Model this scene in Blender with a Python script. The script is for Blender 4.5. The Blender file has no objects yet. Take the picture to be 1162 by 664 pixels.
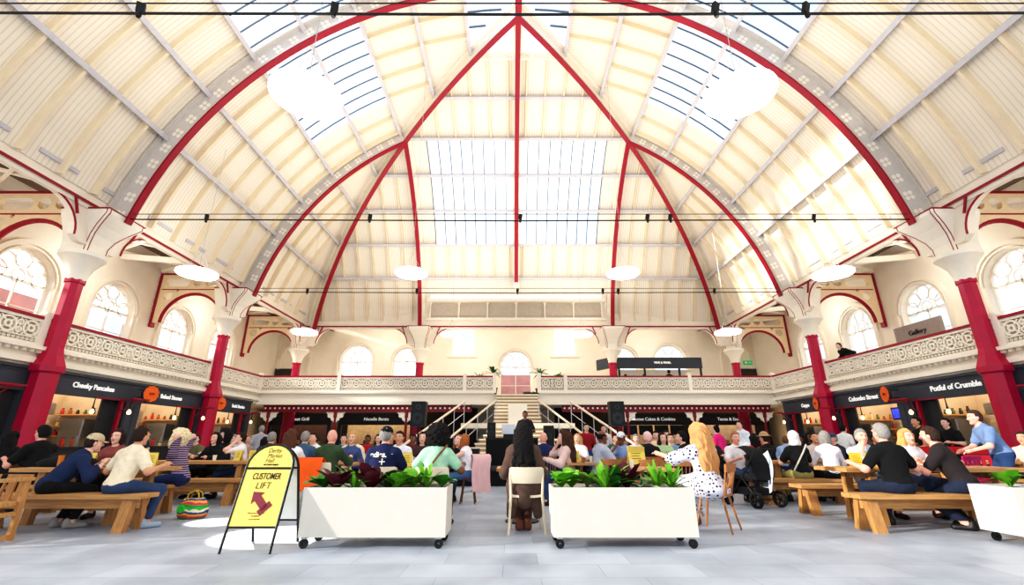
import bpy, math, random
import numpy as np
from mathutils import Vector, Matrix, Euler
PI = math.pi
R = math.radians
random.seed(4)
scene = bpy.context.scene
col = scene.collection

# ------------------------------------------------------------------ camera
cam_d = bpy.data.cameras.new('camera')
cam = bpy.data.objects.new('camera', cam_d)
col.objects.link(cam)
cam.location = (-0.25, 0.0, 1.1)
cam.rotation_euler = (R(90 + 18.34), 0, 0)
cam_d.sensor_width = 36.0
cam_d.lens = 36.0 * 516 / 1162
cam_d.clip_end = 300
scene.camera = cam

# ------------------------------------------------------------------ materials
def lin(c):
    return tuple((x / 12.92 if x <= 0.04045 else ((x + 0.055) / 1.055) ** 2.4) for x in c)

MATS = {}
def mat(name, c, rough=0.6, metal=0.0, noise=0.06, scale=6.0, bump=0.0, emit=0.0, spec=0.4):
    """procedural principled material; c is an sRGB colour"""
    if name in MATS:
        return MATS[name]
    m = bpy.data.materials.new(name); m.use_nodes = True
    nt = m.node_tree; b = nt.nodes['Principled BSDF']
    c = lin(c)
    b.inputs['Roughness'].default_value = rough
    b.inputs['Metallic'].default_value = metal
    b.inputs['Specular IOR Level'].default_value = spec
    tc = nt.nodes.new('ShaderNodeTexCoord')
    nz = nt.nodes.new('ShaderNodeTexNoise'); nz.inputs['Scale'].default_value = scale
    nz.inputs['Detail'].default_value = 3
    nt.links.new(tc.outputs['Object'], nz.inputs['Vector'])
    rp = nt.nodes.new('ShaderNodeValToRGB')
    rp.color_ramp.elements[0].position = 0.3; rp.color_ramp.elements[1].position = 0.7
    rp.color_ramp.elements[0].color = tuple(max(0, x * (1 - noise)) for x in c) + (1,)
    rp.color_ramp.elements[1].color = tuple(min(1, x * (1 + noise)) for x in c) + (1,)
    nt.links.new(nz.outputs['Fac'], rp.inputs['Fac'])
    nt.links.new(rp.outputs['Color'], b.inputs['Base Color'])
    if emit:
        nt.links.new(rp.outputs['Color'], b.inputs['Emission Color'])
        b.inputs['Emission Strength'].default_value = emit
    if bump:
        bp = nt.nodes.new('ShaderNodeBump'); bp.inputs['Strength'].default_value = bump
        bp.inputs['Distance'].default_value = 0.02
        nt.links.new(nz.outputs['Fac'], bp.inputs['Height'])
        nt.links.new(bp.outputs['Normal'], b.inputs['Normal'])
    MATS[name] = m
    return m

def wood(name, c, scale=3.0, axis=0, dark=0.72):
    if name in MATS:
        return MATS[name]
    m = mat(name, c, 0.55, 0, 0.1, 4)
    nt = m.node_tree; b = nt.nodes['Principled BSDF']
    tc = [n for n in nt.nodes if n.type == 'TEX_COORD'][0]
    mp = nt.nodes.new('ShaderNodeMapping')
    s = [14, 14, 14]; s[axis] = 1.2
    mp.inputs['Scale'].default_value = s
    nt.links.new(tc.outputs['Object'], mp.inputs['Vector'])
    nz = nt.nodes.new('ShaderNodeTexNoise'); nz.inputs['Scale'].default_value = scale; nz.inputs['Detail'].default_value = 5
    nt.links.new(mp.outputs['Vector'], nz.inputs['Vector'])
    rp = nt.nodes.new('ShaderNodeValToRGB')
    l = lin(c)
    rp.color_ramp.elements[0].position = 0.34; rp.color_ramp.elements[1].position = 0.62
    rp.color_ramp.elements[0].color = tuple(x * dark for x in l) + (1,)
    rp.color_ramp.elements[1].color = l + (1,)
    nt.links.new(nz.outputs['Fac'], rp.inputs['Fac'])
    nt.links.new(rp.outputs['Color'], b.inputs['Base Color'])
    return m

def pattern(name, c1, c2, kind, scale, pos=0.5, width=0.02):
    """fabric with stripes ('wave') or dots ('dots')"""
    if name in MATS:
        return MATS[name]
    m = mat(name, c1, 0.85)
    nt = m.node_tree; b = nt.nodes['Principled BSDF']
    tc = [n for n in nt.nodes if n.type == 'TEX_COORD'][0]
    if kind == 'wave':
        t = nt.nodes.new('ShaderNodeTexWave'); t.bands_direction = 'Z'
        t.inputs['Scale'].default_value = scale; t.inputs['Distortion'].default_value = 1.5
        out = t.outputs['Fac']
    else:
        t = nt.nodes.new('ShaderNodeTexVoronoi'); t.inputs['Scale'].default_value = scale
        t.inputs['Randomness'].default_value = 0.45
        out = t.outputs['Distance']
    nt.links.new(tc.outputs['Object'], t.inputs['Vector'])
    rp = nt.nodes.new('ShaderNodeValToRGB')
    rp.color_ramp.elements[0].position = pos; rp.color_ramp.elements[1].position = pos + width
    rp.color_ramp.elements[0].color = lin(c2) + (1,)
    rp.color_ramp.elements[1].color = lin(c1) + (1,)
    nt.links.new(out, rp.inputs['Fac'])
    nt.links.new(rp.outputs['Color'], b.inputs['Base Color'])
    return m

def glass(name, tint=(0.95, 0.97, 1.0), clear=0.85):
    if name in MATS:
        return MATS[name]
    m = bpy.data.materials.new(name); m.use_nodes = True
    nt = m.node_tree
    for n in list(nt.nodes): nt.nodes.remove(n)
    o = nt.nodes.new('ShaderNodeOutputMaterial')
    tr = nt.nodes.new('ShaderNodeBsdfTransparent'); tr.inputs['Color'].default_value = tint + (1,)
    tl = nt.nodes.new('ShaderNodeBsdfTranslucent'); tl.inputs['Color'].default_value = (0.95, 0.97, 1, 1)
    mx = nt.nodes.new('ShaderNodeMixShader')
    nz = nt.nodes.new('ShaderNodeTexNoise'); nz.inputs['Scale'].default_value = 0.8
    mr = nt.nodes.new('ShaderNodeMapRange')
    mr.inputs['To Min'].default_value = 1 - clear - 0.04; mr.inputs['To Max'].default_value = 1 - clear + 0.04
    nt.links.new(nz.outputs['Fac'], mr.inputs['Value'])
    nt.links.new(mr.outputs['Result'], mx.inputs['Fac'])
    nt.links.new(tr.outputs[0], mx.inputs[1]); nt.links.new(tl.outputs[0], mx.inputs[2])
    nt.links.new(mx.outputs[0], o.inputs['Surface'])
    MATS[name] = m
    return m

CREAM = mat('cream_paint', (0.97, 0.925, 0.855), 0.6, 0, 0.03, 1.5)
CREAMR = mat('roof_cream_board', (0.94, 0.87, 0.75), 0.65, 0, 0.03, 2)
WHITE = mat('warm_white_paint', (0.98, 0.945, 0.88), 0.5, 0, 0.02)
RED = mat('crimson_paint', (0.60, 0.01, 0.16), 0.4, 0, 0.08, 3)
MAROON = mat('maroon_paint', (0.50, 0.05, 0.13), 0.45, 0, 0.08)
LILAC = mat('pale_grey_steel', (0.80, 0.785, 0.80), 0.5, 0, 0.05)
CHAR = mat('charcoal_paint', (0.25, 0.27, 0.31), 0.5, 0, 0.08, 2)
CHARD = mat('dark_charcoal_paint', (0.15, 0.16, 0.18), 0.5, 0, 0.1)
BLACK = mat('black_rubber', (0.05, 0.05, 0.055), 0.5, 0, 0.1)
BLACKF = mat('black_fabric', (0.055, 0.055, 0.07), 0.9, 0, 0.2, 12)
STEEL = mat('brushed_steel', (0.75, 0.75, 0.76), 0.3, 0.9, 0.05)
OAK = wood('oak_timber', (0.80, 0.60, 0.38))
OAKY = wood('oak_timber_upright', (0.77, 0.56, 0.34), axis=2)
BEECH = wood('beech_chair_wood', (0.70, 0.47, 0.29), axis=2)
IVORY = mat('ivory_plastic', (0.90, 0.84, 0.74), 0.45, 0, 0.03)
PLANTER = mat('ivory_planter_metal', (0.87, 0.84, 0.79), 0.45, 0, 0.02)
YELLOW = mat('yellow_card', (0.95, 0.85, 0.42), 0.6, 0, 0.03)
ORANGE = mat('orange_enamel', (0.95, 0.42, 0.10), 0.5, 0, 0.12, 9)
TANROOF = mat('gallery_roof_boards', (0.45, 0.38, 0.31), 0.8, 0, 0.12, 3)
GLASSM = glass('window_glass', clear=0.9)
SKYGLASS = glass('skylight_glass', clear=0.9)
BARS = mat('glazing_bar_grey', (0.30, 0.36, 0.44), 0.5, 0, 0.05)
LAMP = mat('lamp_white_glow', (1, 0.99, 0.96), 0.5, 0, 0.0, emit=9)
BULB = mat('warm_bulb_glow', (1.0, 0.85, 0.6), 0.4, 0, 0.0, emit=3.0)
SIGNW = mat('white_sign_letters', (0.95, 0.95, 0.93), 0.5, 0, 0.0, emit=0.35)

# ------------------------------------------------------------------ mesh building
class MB:
    def __init__(s):
        s.v = []; s.f = []; s.m = []; s.T = Matrix.Identity(4)
    def add(s, vs, fs, mi=0):
        o = len(s.v)
        T = s.T
        s.v += [tuple(T @ Vector(v)) for v in vs]
        s.f += [tuple(i + o for i in f) for f in fs]
        s.m += [mi] * len(fs)
    def box(s, c, d, mi=0, rot=None, taper=1.0):
        M = Matrix.Translation(c) @ ((Euler(rot).to_matrix().to_4x4()) if rot else Matrix.Identity(4))
        vs = []
        for z in (-1, 1):
            t = 1.0 if z < 0 else taper
            for x, y in ((-1, -1), (1, -1), (1, 1), (-1, 1)):
                vs.append(tuple(M @ Vector((x * d[0] / 2 * t, y * d[1] / 2 * t, z * d[2] / 2))))
        s.add(vs, [(3, 2, 1, 0), (4, 5, 6, 7), (0, 1, 5, 4), (1, 2, 6, 5), (2, 3, 7, 6), (3, 0, 4, 7)], mi)
    def bbox(s, x0, x1, y0, y1, z0, z1, mi=0):
        s.box(((x0 + x1) / 2, (y0 + y1) / 2, (z0 + z1) / 2), (abs(x1 - x0), abs(y1 - y0), abs(z1 - z0)), mi)
    def quad(s, a, b, c, d, mi=0):
        s.add([a, b, c, d], [(0, 1, 2, 3)], mi)
    def bar(s, a, b, w, h, mi=0, up=(0, 0, 1)):
        """rectangular bar from a to b, w across, h along up"""
        a = Vector(a); b = Vector(b); d = (b - a).normalized(); u = Vector(up)
        x = d.cross(u)
        if x.length < 1e-5: x = d.cross(Vector((0, 1, 0)))
        x.normalize(); u = x.cross(d).normalized()
        vs = []
        for p in (a, b):
            for i, j in ((-1, -1), (1, -1), (1, 1), (-1, 1)):
                vs.append(tuple(p + x * (i * w / 2) + u * (j * h / 2)))
        s.add(vs, [(3, 2, 1, 0), (4, 5, 6, 7), (0, 1, 5, 4), (1, 2, 6, 5), (2, 3, 7, 6), (3, 0, 4, 7)], mi)
    def tube(s, pts, r, n=8, mi=0, closed=False):
        pts = [Vector(p) for p in pts]
        rs = r if isinstance(r, (list, tuple)) else [r] * len(pts)
        k = len(pts); vs = []; fs = []
        prev = None
        for i, p in enumerate(pts):
            if closed: t = pts[(i + 1) % k] - pts[i - 1]
            else: t = pts[min(i + 1, k - 1)] - pts[max(i - 1, 0)]
            t.normalize()
            if prev is None:
                x = t.cross(Vector((0, 0, 1)))
                if x.length < 1e-3: x = t.cross(Vector((0, 1, 0)))
            else:
                x = prev - t * prev.dot(t)
            x.normalize(); prev = x; y = t.cross(x)
            for j in range(n):
                a = 2 * PI * j / n
                vs.append(tuple(p + x * (math.cos(a) * rs[i]) + y * (math.sin(a) * rs[i])))
        for i in range(k if closed else k - 1):
            for j in range(n):
                a = i * n + j; b = i * n + (j + 1) % n
                c = ((i + 1) % k) * n + (j + 1) % n; d = ((i + 1) % k) * n + j
                fs.append((a, b, c, d))
        if not closed:
            fs.append(tuple(range(n - 1, -1, -1))); fs.append(tuple((k - 1) * n + j for j in range(n)))
        s.add(vs, fs, mi)
    def lathe(s, prof, n=20, o=(0, 0, 0), mi=0, a0=0.0, sq=None):
        vs = []; fs = []
        for r, z in prof:
            for j in range(n):
                a = a0 + 2 * PI * j / n
                vs.append((o[0] + r * math.cos(a), o[1] + r * math.sin(a), o[2] + z))
        for i in range(len(prof) - 1):
            for j in range(n):
                fs.append((i * n + j, i * n + (j + 1) % n, (i + 1) * n + (j + 1) % n, (i + 1) * n + j))
        fs.append(tuple(range(n - 1, -1, -1))); fs.append(tuple((len(prof) - 1) * n + j for j in range(n)))
        s.add(vs, fs, mi)
    def prism(s, poly, t, F, mi=0):
        """2d polygon extruded t along local z of frame F, centred"""
        n = len(poly)
        vs = [tuple(F @ Vector((x, y, -t / 2))) for x, y in poly] + [tuple(F @ Vector((x, y, t / 2))) for x, y in poly]
        fs = [tuple(range(n - 1, -1, -1)), tuple(range(n, 2 * n))]
        fs += [(i, (i + 1) % n, n + (i + 1) % n, n + i) for i in range(n)]
        s.add(vs, fs, mi)
    def ring(s, c, r0, r1, t, F, n=20, mi=0, a0=0, a1=2 * PI):
        """flat annulus in frame F (xy), thickness t"""
        full = abs(a1 - a0 - 2 * PI) < 1e-6
        k = n if full else n + 1
        vs = []; fs = []
        for i in range(k):
            a = a0 + (a1 - a0) * i / n
            ca, sa = math.cos(a), math.sin(a)
            for r, z in ((r0, -t / 2), (r1, -t / 2), (r1, t / 2), (r0, t / 2)):
                vs.append(tuple(F @ Vector((c[0] + r * ca, c[1] + r * sa, z))))
        for i in range(n):
            j = (i + 1) % k
            for q in range(4):
                fs.append((i * 4 + q, j * 4 + q, j * 4 + (q + 1) % 4, i * 4 + (q + 1) % 4))
        if not full:
            fs.append((0, 1, 2, 3)); fs.append(tuple((k - 1) * 4 + q for q in (3, 2, 1, 0)))
        s.add(vs, fs, mi)
    def strip(s, A, B, W, mi=0):
        """closed box strip between point lists A and B, given half-width vectors W"""
        vs = []; fs = []; k = len(A)
        for a, b, w in zip(A, B, W):
            a = Vector(a); b = Vector(b); w = Vector(w)
            vs += [tuple(a - w), tuple(a + w), tuple(b + w), tuple(b - w)]
        for i in range(k - 1):
            for q in range(4):
                fs.append((i * 4 + q, (i + 1) * 4 + q, (i + 1) * 4 + (q + 1) % 4, i * 4 + (q + 1) % 4))
        fs.append((3, 2, 1, 0)); fs.append(tuple((k - 1) * 4 + q for q in range(4)))
        s.add(vs, fs, mi)
    def grid(s, P, mi=0):
        """P[i][j] points"""
        n = len(P); m = len(P[0])
        s.add([p for row in P for p in row], [(i * m + j, (i + 1) * m + j, (i + 1) * m + j + 1, i * m + j + 1) for i in range(n - 1) for j in range(m - 1)], mi)
    def mesh(s, name, mats, smooth=False):
        me = bpy.data.meshes.new(name)
        me.from_pydata(s.v, [], s.f)
        for m in (mats if isinstance(mats, (list, tuple)) else [mats]): me.materials.append(m)
        me.polygons.foreach_set('material_index', s.m)
        if smooth:
            me.polygons.foreach_set('use_smooth', [True] * len(me.polygons))
            if smooth != 'all':
                try: me.set_sharp_from_angle(angle=R(40))
                except Exception: pass
        me.update()
        return me

def link(name, me, parent=None, loc=(0, 0, 0), rot=(0, 0, 0)):
    o = bpy.data.objects.new(name, me)
    col.objects.link(o)
    o.location = loc; o.rotation_euler = rot
    if parent is not None: o.parent = parent
    return o
def obj(name, mb, mats, parent=None, smooth=False, loc=(0, 0, 0), rot=(0, 0, 0)):
    return link(name, mb.mesh(name, mats, smooth), parent, loc, rot)
def empty(name, loc=(0, 0, 0), rz=0.0, parent=None):
    o = link(name, None, parent, loc, (0, 0, rz)); o.empty_display_size = 0.1
    return o
def tag(o, label, cat, group=None):
    o['label'] = label; o['category'] = cat
    if group: o['group'] = group
    return o
def struct(o, label=None):
    o['kind'] = 'structure'
    if label: o['label'] = label
    return o
def frame(o, xa, ya):
    xa = Vector(xa).normalized(); ya = Vector(ya).normalized(); za = xa.cross(ya)
    return Matrix(((xa.x, ya.x, za.x, o[0]), (xa.y, ya.y, za.y, o[1]), (xa.z, ya.z, za.z, o[2]), (0, 0, 0, 1)))
def copy_tree(o, parent=None):
    c = o.copy(); col.objects.link(c)
    if parent is not None:
        c.parent = parent; c.matrix_parent_inverse = o.matrix_parent_inverse.copy()
    for ch in list(o.children): copy_tree(ch, c)
    return c

_dg = None
def text_mesh(body, size, align='CENTER', depth=0.01, shear=0.0, bold=0.0, xs=1.0):
    cu = bpy.data.curves.new('lettering', 'FONT')
    cu.body = body; cu.size = size; cu.align_x = align; cu.align_y = 'CENTER'
    cu.extrude = depth; cu.shear = shear; cu.offset = bold
    o = bpy.data.objects.new('lettering_source', cu); col.objects.link(o)
    dg = bpy.context.evaluated_depsgraph_get(); dg.update()
    me = bpy.data.meshes.new_from_object(o.evaluated_get(dg))
    col.objects.unlink(o); bpy.data.objects.remove(o)
    if xs != 1.0:
        me.transform(Matrix.Diagonal((xs, 1, 1, 1)))
    return me
def lettering(name, body, size, F, m, parent, **k):
    me = text_mesh(body, size, **k)
    me.materials.clear(); me.materials.append(m)
    me.transform(F)
    return link(name, me, parent)
# ------------------------------------------------------------------ the hall
WX = 13.2            # column line / balcony front
WO = 16.4            # outer wall of the galleries
YB = 23.7            # front of the rear balcony
YW = 31.0            # rear wall
ZF = 3.45            # gallery floor
RV, RI, ZC = 12.95, 12.27, 4.9
YA, KY = 13.7, 1.045 # hip apex and plan slope
COLY = (12.5, 19.7, 26.9)

# floor -----------------------------------------------------------
fm = bpy.data.materials.new('stone_paving'); fm.use_nodes = True
nt = fm.node_tree; b = nt.nodes['Principled BSDF']; b.inputs['Roughness'].default_value = 0.42
tc = nt.nodes.new('ShaderNodeTexCoord')
br = nt.nodes.new('ShaderNodeTexBrick'); br.inputs['Scale'].default_value = 1.0
br.inputs['Brick Width'].default_value = 0.9; br.inputs['Row Height'].default_value = 0.45
br.inputs['Mortar Size'].default_value = 0.006; br.offset = 0.37
br.inputs['Color1'].default_value = lin((0.70, 0.735, 0.79)) + (1,)
br.inputs['Color2'].default_value = lin((0.62, 0.655, 0.71)) + (1,)
br.inputs['Mortar'].default_value = lin((0.60, 0.61, 0.65)) + (1,)
br.inputs['Mortar Smooth'].default_value = 0.4
nt.links.new(tc.outputs['Object'], br.inputs['Vector'])
nz = nt.nodes.new('ShaderNodeTexNoise'); nz.inputs['Scale'].default_value = 1.7; nz.inputs['Detail'].default_value = 6
nt.links.new(tc.outputs['Object'], nz.inputs['Vector'])
mx = nt.nodes.new('ShaderNodeMix'); mx.data_type = 'RGBA'; mx.blend_type = 'SOFT_LIGHT'; mx.inputs['Factor'].default_value = 0.75
nt.links.new(br.outputs['Color'], mx.inputs['A']); nt.links.new(nz.outputs['Fac'], mx.inputs['B'])
nt.links.new(mx.outputs['Result'], b.inputs['Base Color'])
mr = nt.nodes.new('ShaderNodeMapRange'); mr.inputs['To Min'].default_value = 0.3; mr.inputs['To Max'].default_value = 0.6
nt.links.new(nz.outputs['Fac'], mr.inputs['Value']); nt.links.new(mr.outputs['Result'], b.inputs['Roughness'])
mb = MB(); mb.bbox(-19, 19, -3, 32, -0.3, 0)
struct(obj('floor', mb, fm))

# walls with arched openings ----------------------------------------
def arched_wall(F, u0, u1, z0, z1, wins, t, mb):
    """wall in frame F (x along the wall, y up, z towards the hall); wins = (uc, half, sill, spring, arched)"""
    def q(a, b, c, d):
        mb.add([tuple(F @ Vector((x, y, 0))) for x, y in (a, b, c, d)], [(0, 1, 2, 3)])
    def rev(pts):
        n = len(pts)
        vs = [tuple(F @ Vector((x, y, 0))) for x, y in pts] + [tuple(F @ Vector((x, y, -t))) for x, y in pts]
        mb.add(vs, [(i, (i + 1) % n, n + (i + 1) % n, n + i) for i in range(n)])
    u = u0
    for uc, h, s, sp, arch in sorted(wins):
        q((u, z0), (uc - h, z0), (uc - h, z1), (u, z1))
        q((uc - h, z0), (uc + h, z0), (uc + h, s), (uc - h, s))
        N = 16 if arch else 1
        top = [(uc - h * math.cos(PI * i / N), sp + h * math.sin(PI * i / N)) for i in range(N + 1)] if arch else [(uc - h, sp), (uc + h, sp)]
        for a, b in zip(top[:-1], top[1:]):
            q(a, b, (b[0], z1), (a[0], z1))
        rev([(uc - h, s), (uc + h, s)] + top[::-1])
        u = uc + h
    q((u, z0), (u1, z0), (u1, z1), (u, z1))

WN = [0]
def window(F, uc, h, s, sp, arch, t):
    """frame, tracery and glass set in the reveal"""
    WN[0] += 1
    o = struct(empty('window_%d' % WN[0]))
    G = F @ Matrix.Translation((0, 0, -t * 0.7))
    N = 16
    top = [(uc + h * math.cos(PI * i / N), sp + h * math.sin(PI * i / N)) for i in range(N + 1)] if arch else [(uc + h, sp), (uc - h, sp)]
    out = [(uc - h, s), (uc + h, s)] + top
    g = MB(); g.add([tuple(G @ Vector((x, y, 0))) for x, y in out], [tuple(range(len(out)))])
    obj('window_glass', g, GLASSM, o)
    m = MB()
    P3 = [G @ Vector((x, y, 0.02)) for x, y in out]
    m.tube(P3, 0.05, 4, closed=True)
    def bar(a, b, w=0.045):
        m.bar(G @ Vector((a[0], a[1], 0.02)), G @ Vector((b[0], b[1], 0.02)), w, 0.06, up=G.to_3x3() @ Vector((0, 0, 1)))
    if arch:
        bar((uc, s), (uc, sp + h * .1)); bar((uc - h, sp - .05), (uc + h, sp - .05), .06)
        k = 1
        for i in range(1, k + 1):
            z = s + (sp - s) * i / (k + 1); bar((uc - h, z), (uc + h, z), .03)
        r = h * .3
        for a in (0, 45, 90, 135, 180):
            cx, cy = uc + (h - r - .02) * math.cos(R(a)), sp + (h - r - .02) * math.sin(R(a)) + (.14 if a in (0, 180) else 0)
            m.ring((cx, cy), r - .03, r, .06, G @ Matrix.Translation((0, 0, .02)), 14)
        m.ring((uc, sp + .1), r * .8 - .03, r * .8, .06, G @ Matrix.Translation((0, 0, .02)), 14)
    else:
        bar((uc, s), (uc, sp))
        for i in range(1, 4):
            z = s + (sp - s) * i / 4; bar((uc - h, z), (uc + h, z), .035)
    obj('window_frame', m, WHITE, o)
    # raised moulding on the wall round the opening
    a = MB()
    H = F @ Matrix.Translation((0, 0, .04))
    if arch:
        a.ring((uc, sp), h + .14, h + .3, .1, H, 20, 0, 0, PI)
        a.ring((uc, sp), h + .02, h + .07, .06, H, 20, 0, 0, PI)
        for sx in (-1, 1):
            a.box(tuple(H @ Vector((uc + sx * (h + .22), (s + sp) / 2, 0))), tuple(abs(c) for c in (H.to_3x3() @ Vector((.16, sp - s, .1)))))
    a.box(tuple(H @ Vector((uc, s - .06, .03))), tuple(abs(c) for c in (H.to_3x3() @ Vector((2 * h + .5, .12, .18)))))
    obj('window_surround', a, CREAM, o)

SW = [(6.9, 1.0, 4.5, 6.3, 1), (10.5, 1.0, 4.5, 6.3, 1), (14.15, 1.0, 4.5, 6.3, 1), (17.75, 1.0, 4.5, 6.3, 1), (21.4, 1.0, 4.5, 6.3, 1), (25.0, 1.0, 4.5, 6.3, 1)]
for side in (-1, 1):
    mb = MB()
    if side < 0:
        F = frame((-WO, 0, 0), (0, 1, 0), (0, 0, 1)); uu = SW
        arched_wall(F, 3, YW, 0, 9.6, uu, .4, mb)
    else:
        F = frame((WO, 0, 0), (0, -1, 0), (0, 0, 1)); uu = [(-a, b, c, d, e) for a, b, c, d, e in SW]
        arched_wall(F, -YW, -3, 0, 9.6, uu, .4, mb)
    struct(obj('wall_left' if side < 0 else 'wall_right', mb, CREAM))
    for w in uu: window(F, *w, .4)
F = frame((0, YW, 0), (1, 0, 0), (0, 0, 1))
mb = MB()
BW = [(-10.9, 1.1, 4.4, 6.45, 1), (-7.5, .88, 4.4, 6.5, 1), (-3.65, .75, 6.8, 8.85, 0), (0.0, 1.05, 3.5, 6.1, 1), (3.4, .75, 6.8, 8.85, 0), (7.4, .88, 4.4, 6.5, 1), (10.6, 1.1, 4.4, 6.45, 1)]
arched_wall(F, -WO, WO, 0, 10.6, BW, .4, mb)
struct(obj('wall_rear', mb, CREAM))
for w in BW: window(F, *w, .4)

# gallery corner recesses: blank arches with a dark panel under them on the rear wall
for sx in (-1, 1):
    m = MB(); F2 = frame((sx * 15.1, YW - .03, 0), (1, 0, 0), (0, 0, 1))
    m.ring((0, 6.6), .92, 1.1, .12, F2, 20, 0, 0, PI)
    m.box((sx * 15.1 - 1.0, YW - .03, 5.1), (.18, .12, 3.1)); m.box((sx * 15.1 + 1.0, YW - .03, 5.1), (.18, .12, 3.1))
    o = struct(obj('trim_%d' % (1 if sx < 0 else 2), m, CREAM))

# ceiling: barrel vault with a hipped rear end -------------------------
ceil = struct(empty('ceiling'))
LEV = [9.5, 18.5, 28, 37, 46, 55, 64, 76]
def vp(side, th, y, r=RV):
    return (side * r * math.sin(R(th)), y, ZC + r * math.cos(R(th)))
def hipy(th, r=RV): return YA + KY * r * math.sin(R(th))
def ep(x, th, r=RV):
    return (x, YA + KY * r * math.sin(R(th)), ZC + r * math.cos(R(th)))
Y0 = -5.0
bm = bpy.data.materials.new('roof_boards'); bm.use_nodes = True
nt = bm.node_tree; b = nt.nodes['Principled BSDF']; b.inputs['Roughness'].default_value = .7
tc = nt.nodes.new('ShaderNodeTexCoord')
wv = nt.nodes.new('ShaderNodeTexWave'); wv.bands_direction = 'Y'; wv.inputs['Scale'].default_value = 2.4
nt.links.new(tc.outputs['Object'], wv.inputs['Vector'])
rp = nt.nodes.new('ShaderNodeValToRGB'); rp.color_ramp.elements[0].position = 0.0; rp.color_ramp.elements[1].position = .25
rp.color_ramp.elements[0].color = lin((.91, .85, .76)) + (1,); rp.color_ramp.elements[1].color = lin((.975, .935, .87)) + (1,)
nt.links.new(wv.outputs['Fac'], rp.inputs['Fac']); nt.links.new(rp.outputs['Color'], b.inputs['Base Color'])
bme = bm.copy(); bme.name = 'roof_boards_end'
for n in bme.node_tree.nodes:
    if n.type == 'TEX_WAVE': n.bands_direction = 'X'

def th_sub(a, b): return [a + (b - a) * i / 3 for i in range(4)]
def side_band(mb, side, a, b, ya, yb=None, mi=0):
    """vault surface between angles a..b from ya to yb (None = the hip)"""
    T = th_sub(a, b)
    mb.grid([[vp(side, t, ya) for t in T], [vp(side, t, yb if yb else hipy(t)) for t in T]], mi)
def rafter(mb, side, a, b, y, w=.085, d=.22):
    T = th_sub(a, b)
    mb.strip([vp(side, t, y, RV - d) for t in T], [vp(side, t, y, RV - .002) for t in T], [(0, w / 2, 0)] * 4, 1)
SKY0, SKY1 = 7.2, 17.5
for side in (-1, 1):
    mb = MB()
    for a, b in zip([0] + LEV[:-1], LEV):
        if a == 0: continue
        if a in (28, 37):
            side_band(mb, side, a, b, Y0, SKY0); side_band(mb, side, a, b, SKY1)
            y = SKY1 + .9
        else:
            side_band(mb, side, a, b, Y0)
            y = Y0 + .5
        while y < hipy(a) - .3:
            bb = b
            # the rafter stops where it meets the hip
            lim = math.degrees(math.asin(min(1, max(0, (y - YA) / KY / RV)))) if y > YA else 0
            aa = max(a, lim)
            if aa < b - .5: rafter(mb, side, aa, b, y)
            y += 1.08
    # low vents above the springing beam
    for k in range(12):
        y = 5 + k * 1.85
        p = vp(side, 74.6, y, RV - .02)
        mb.box(p, (.06, 1.1, .12), 2)
    obj('roof_panel', mb, [bm, CREAMR, LILAC], ceil)
mb = MB()
for a, b in zip(LEV[:-1], LEV[1:]):
    T = th_sub(a, b)
    def strip(x0s, x1s):
        mb.grid([[ep(x0s(t), t) for t in T], [ep(x1s(t), t) for t in T]])
    full = lambda t: RV * math.sin(R(t))
    if a in (28, 37, 46):
        strip(lambda t: -full(t), lambda t: -4.75); strip(lambda t: 4.75, full)
        xs = [x for x in (-11.2, -10.3, -9.4, -8.5, -7.6, -6.7, -5.75)]; xs += [-x for x in xs]
    elif a == 64:
        strip(lambda t: -full(t), lambda t: -5.2); strip(lambda t: 5.2, full)
        # the middle bay is cut short above a glazed strip
        T2 = th_sub(64, 68.5)
        mb.grid([[ep(-5.2, t) for t in T2], [ep(5.2, t) for t in T2]])
        xs = [i * .9 for i in range(-13, 14) if abs(i * .9) > 5.5]
    else:
        strip(lambda t: -full(t), full)
        xs = [i * .9 + .45 for i in range(-14, 14)]
    for x in xs:
        lim = math.degrees(math.asin(min(1, abs(x) / RV)))
        aa = max(a, lim)
        if aa < b - .5:
            TT = th_sub(aa, b)
            mb.strip([ep(x, t, RV - .2) for t in TT], [ep(x, t, RV - .002) for t in TT], [(.035, 0, 0)] * 4, 1)
obj('roof_panel', mb, [bme, CREAMR], ceil)
# skylight glazing
for side in (-1, 1):
    g = MB(); side_band(g, side, 28, 46, SKY0, SKY1)
    sk = obj('skylight', g, SKYGLASS, ceil)
    m = MB(); y = SKY0
    while y <= SKY1 + .01:
        T = th_sub(28, 46); T = [28 + 18 * i / 6 for i in range(7)]
        m.strip([vp(side, t, y, RV - .05) for t in T], [vp(side, t, y, RV + .02) for t in T], [(0, .011, 0)] * 7)
        y += .62
    obj('glazing_bars', m, BARS, sk)
g = MB(); T = [28 + 27 * i / 8 for i in range(9)]
g.grid([[ep(-4.75, t) for t in T], [ep(4.75, t) for t in T]])
sk = obj('skylight', g, SKYGLASS, ceil)
m = MB()
for i in range(17):
    x = -4.75 + 9.5 * i / 16
    m.strip([ep(x, t, RV - .05) for t in T], [ep(x, t, RV + .02) for t in T], [(.018, 0, 0)] * 9)
obj('glazing_bars', m, BARS, sk)
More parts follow.
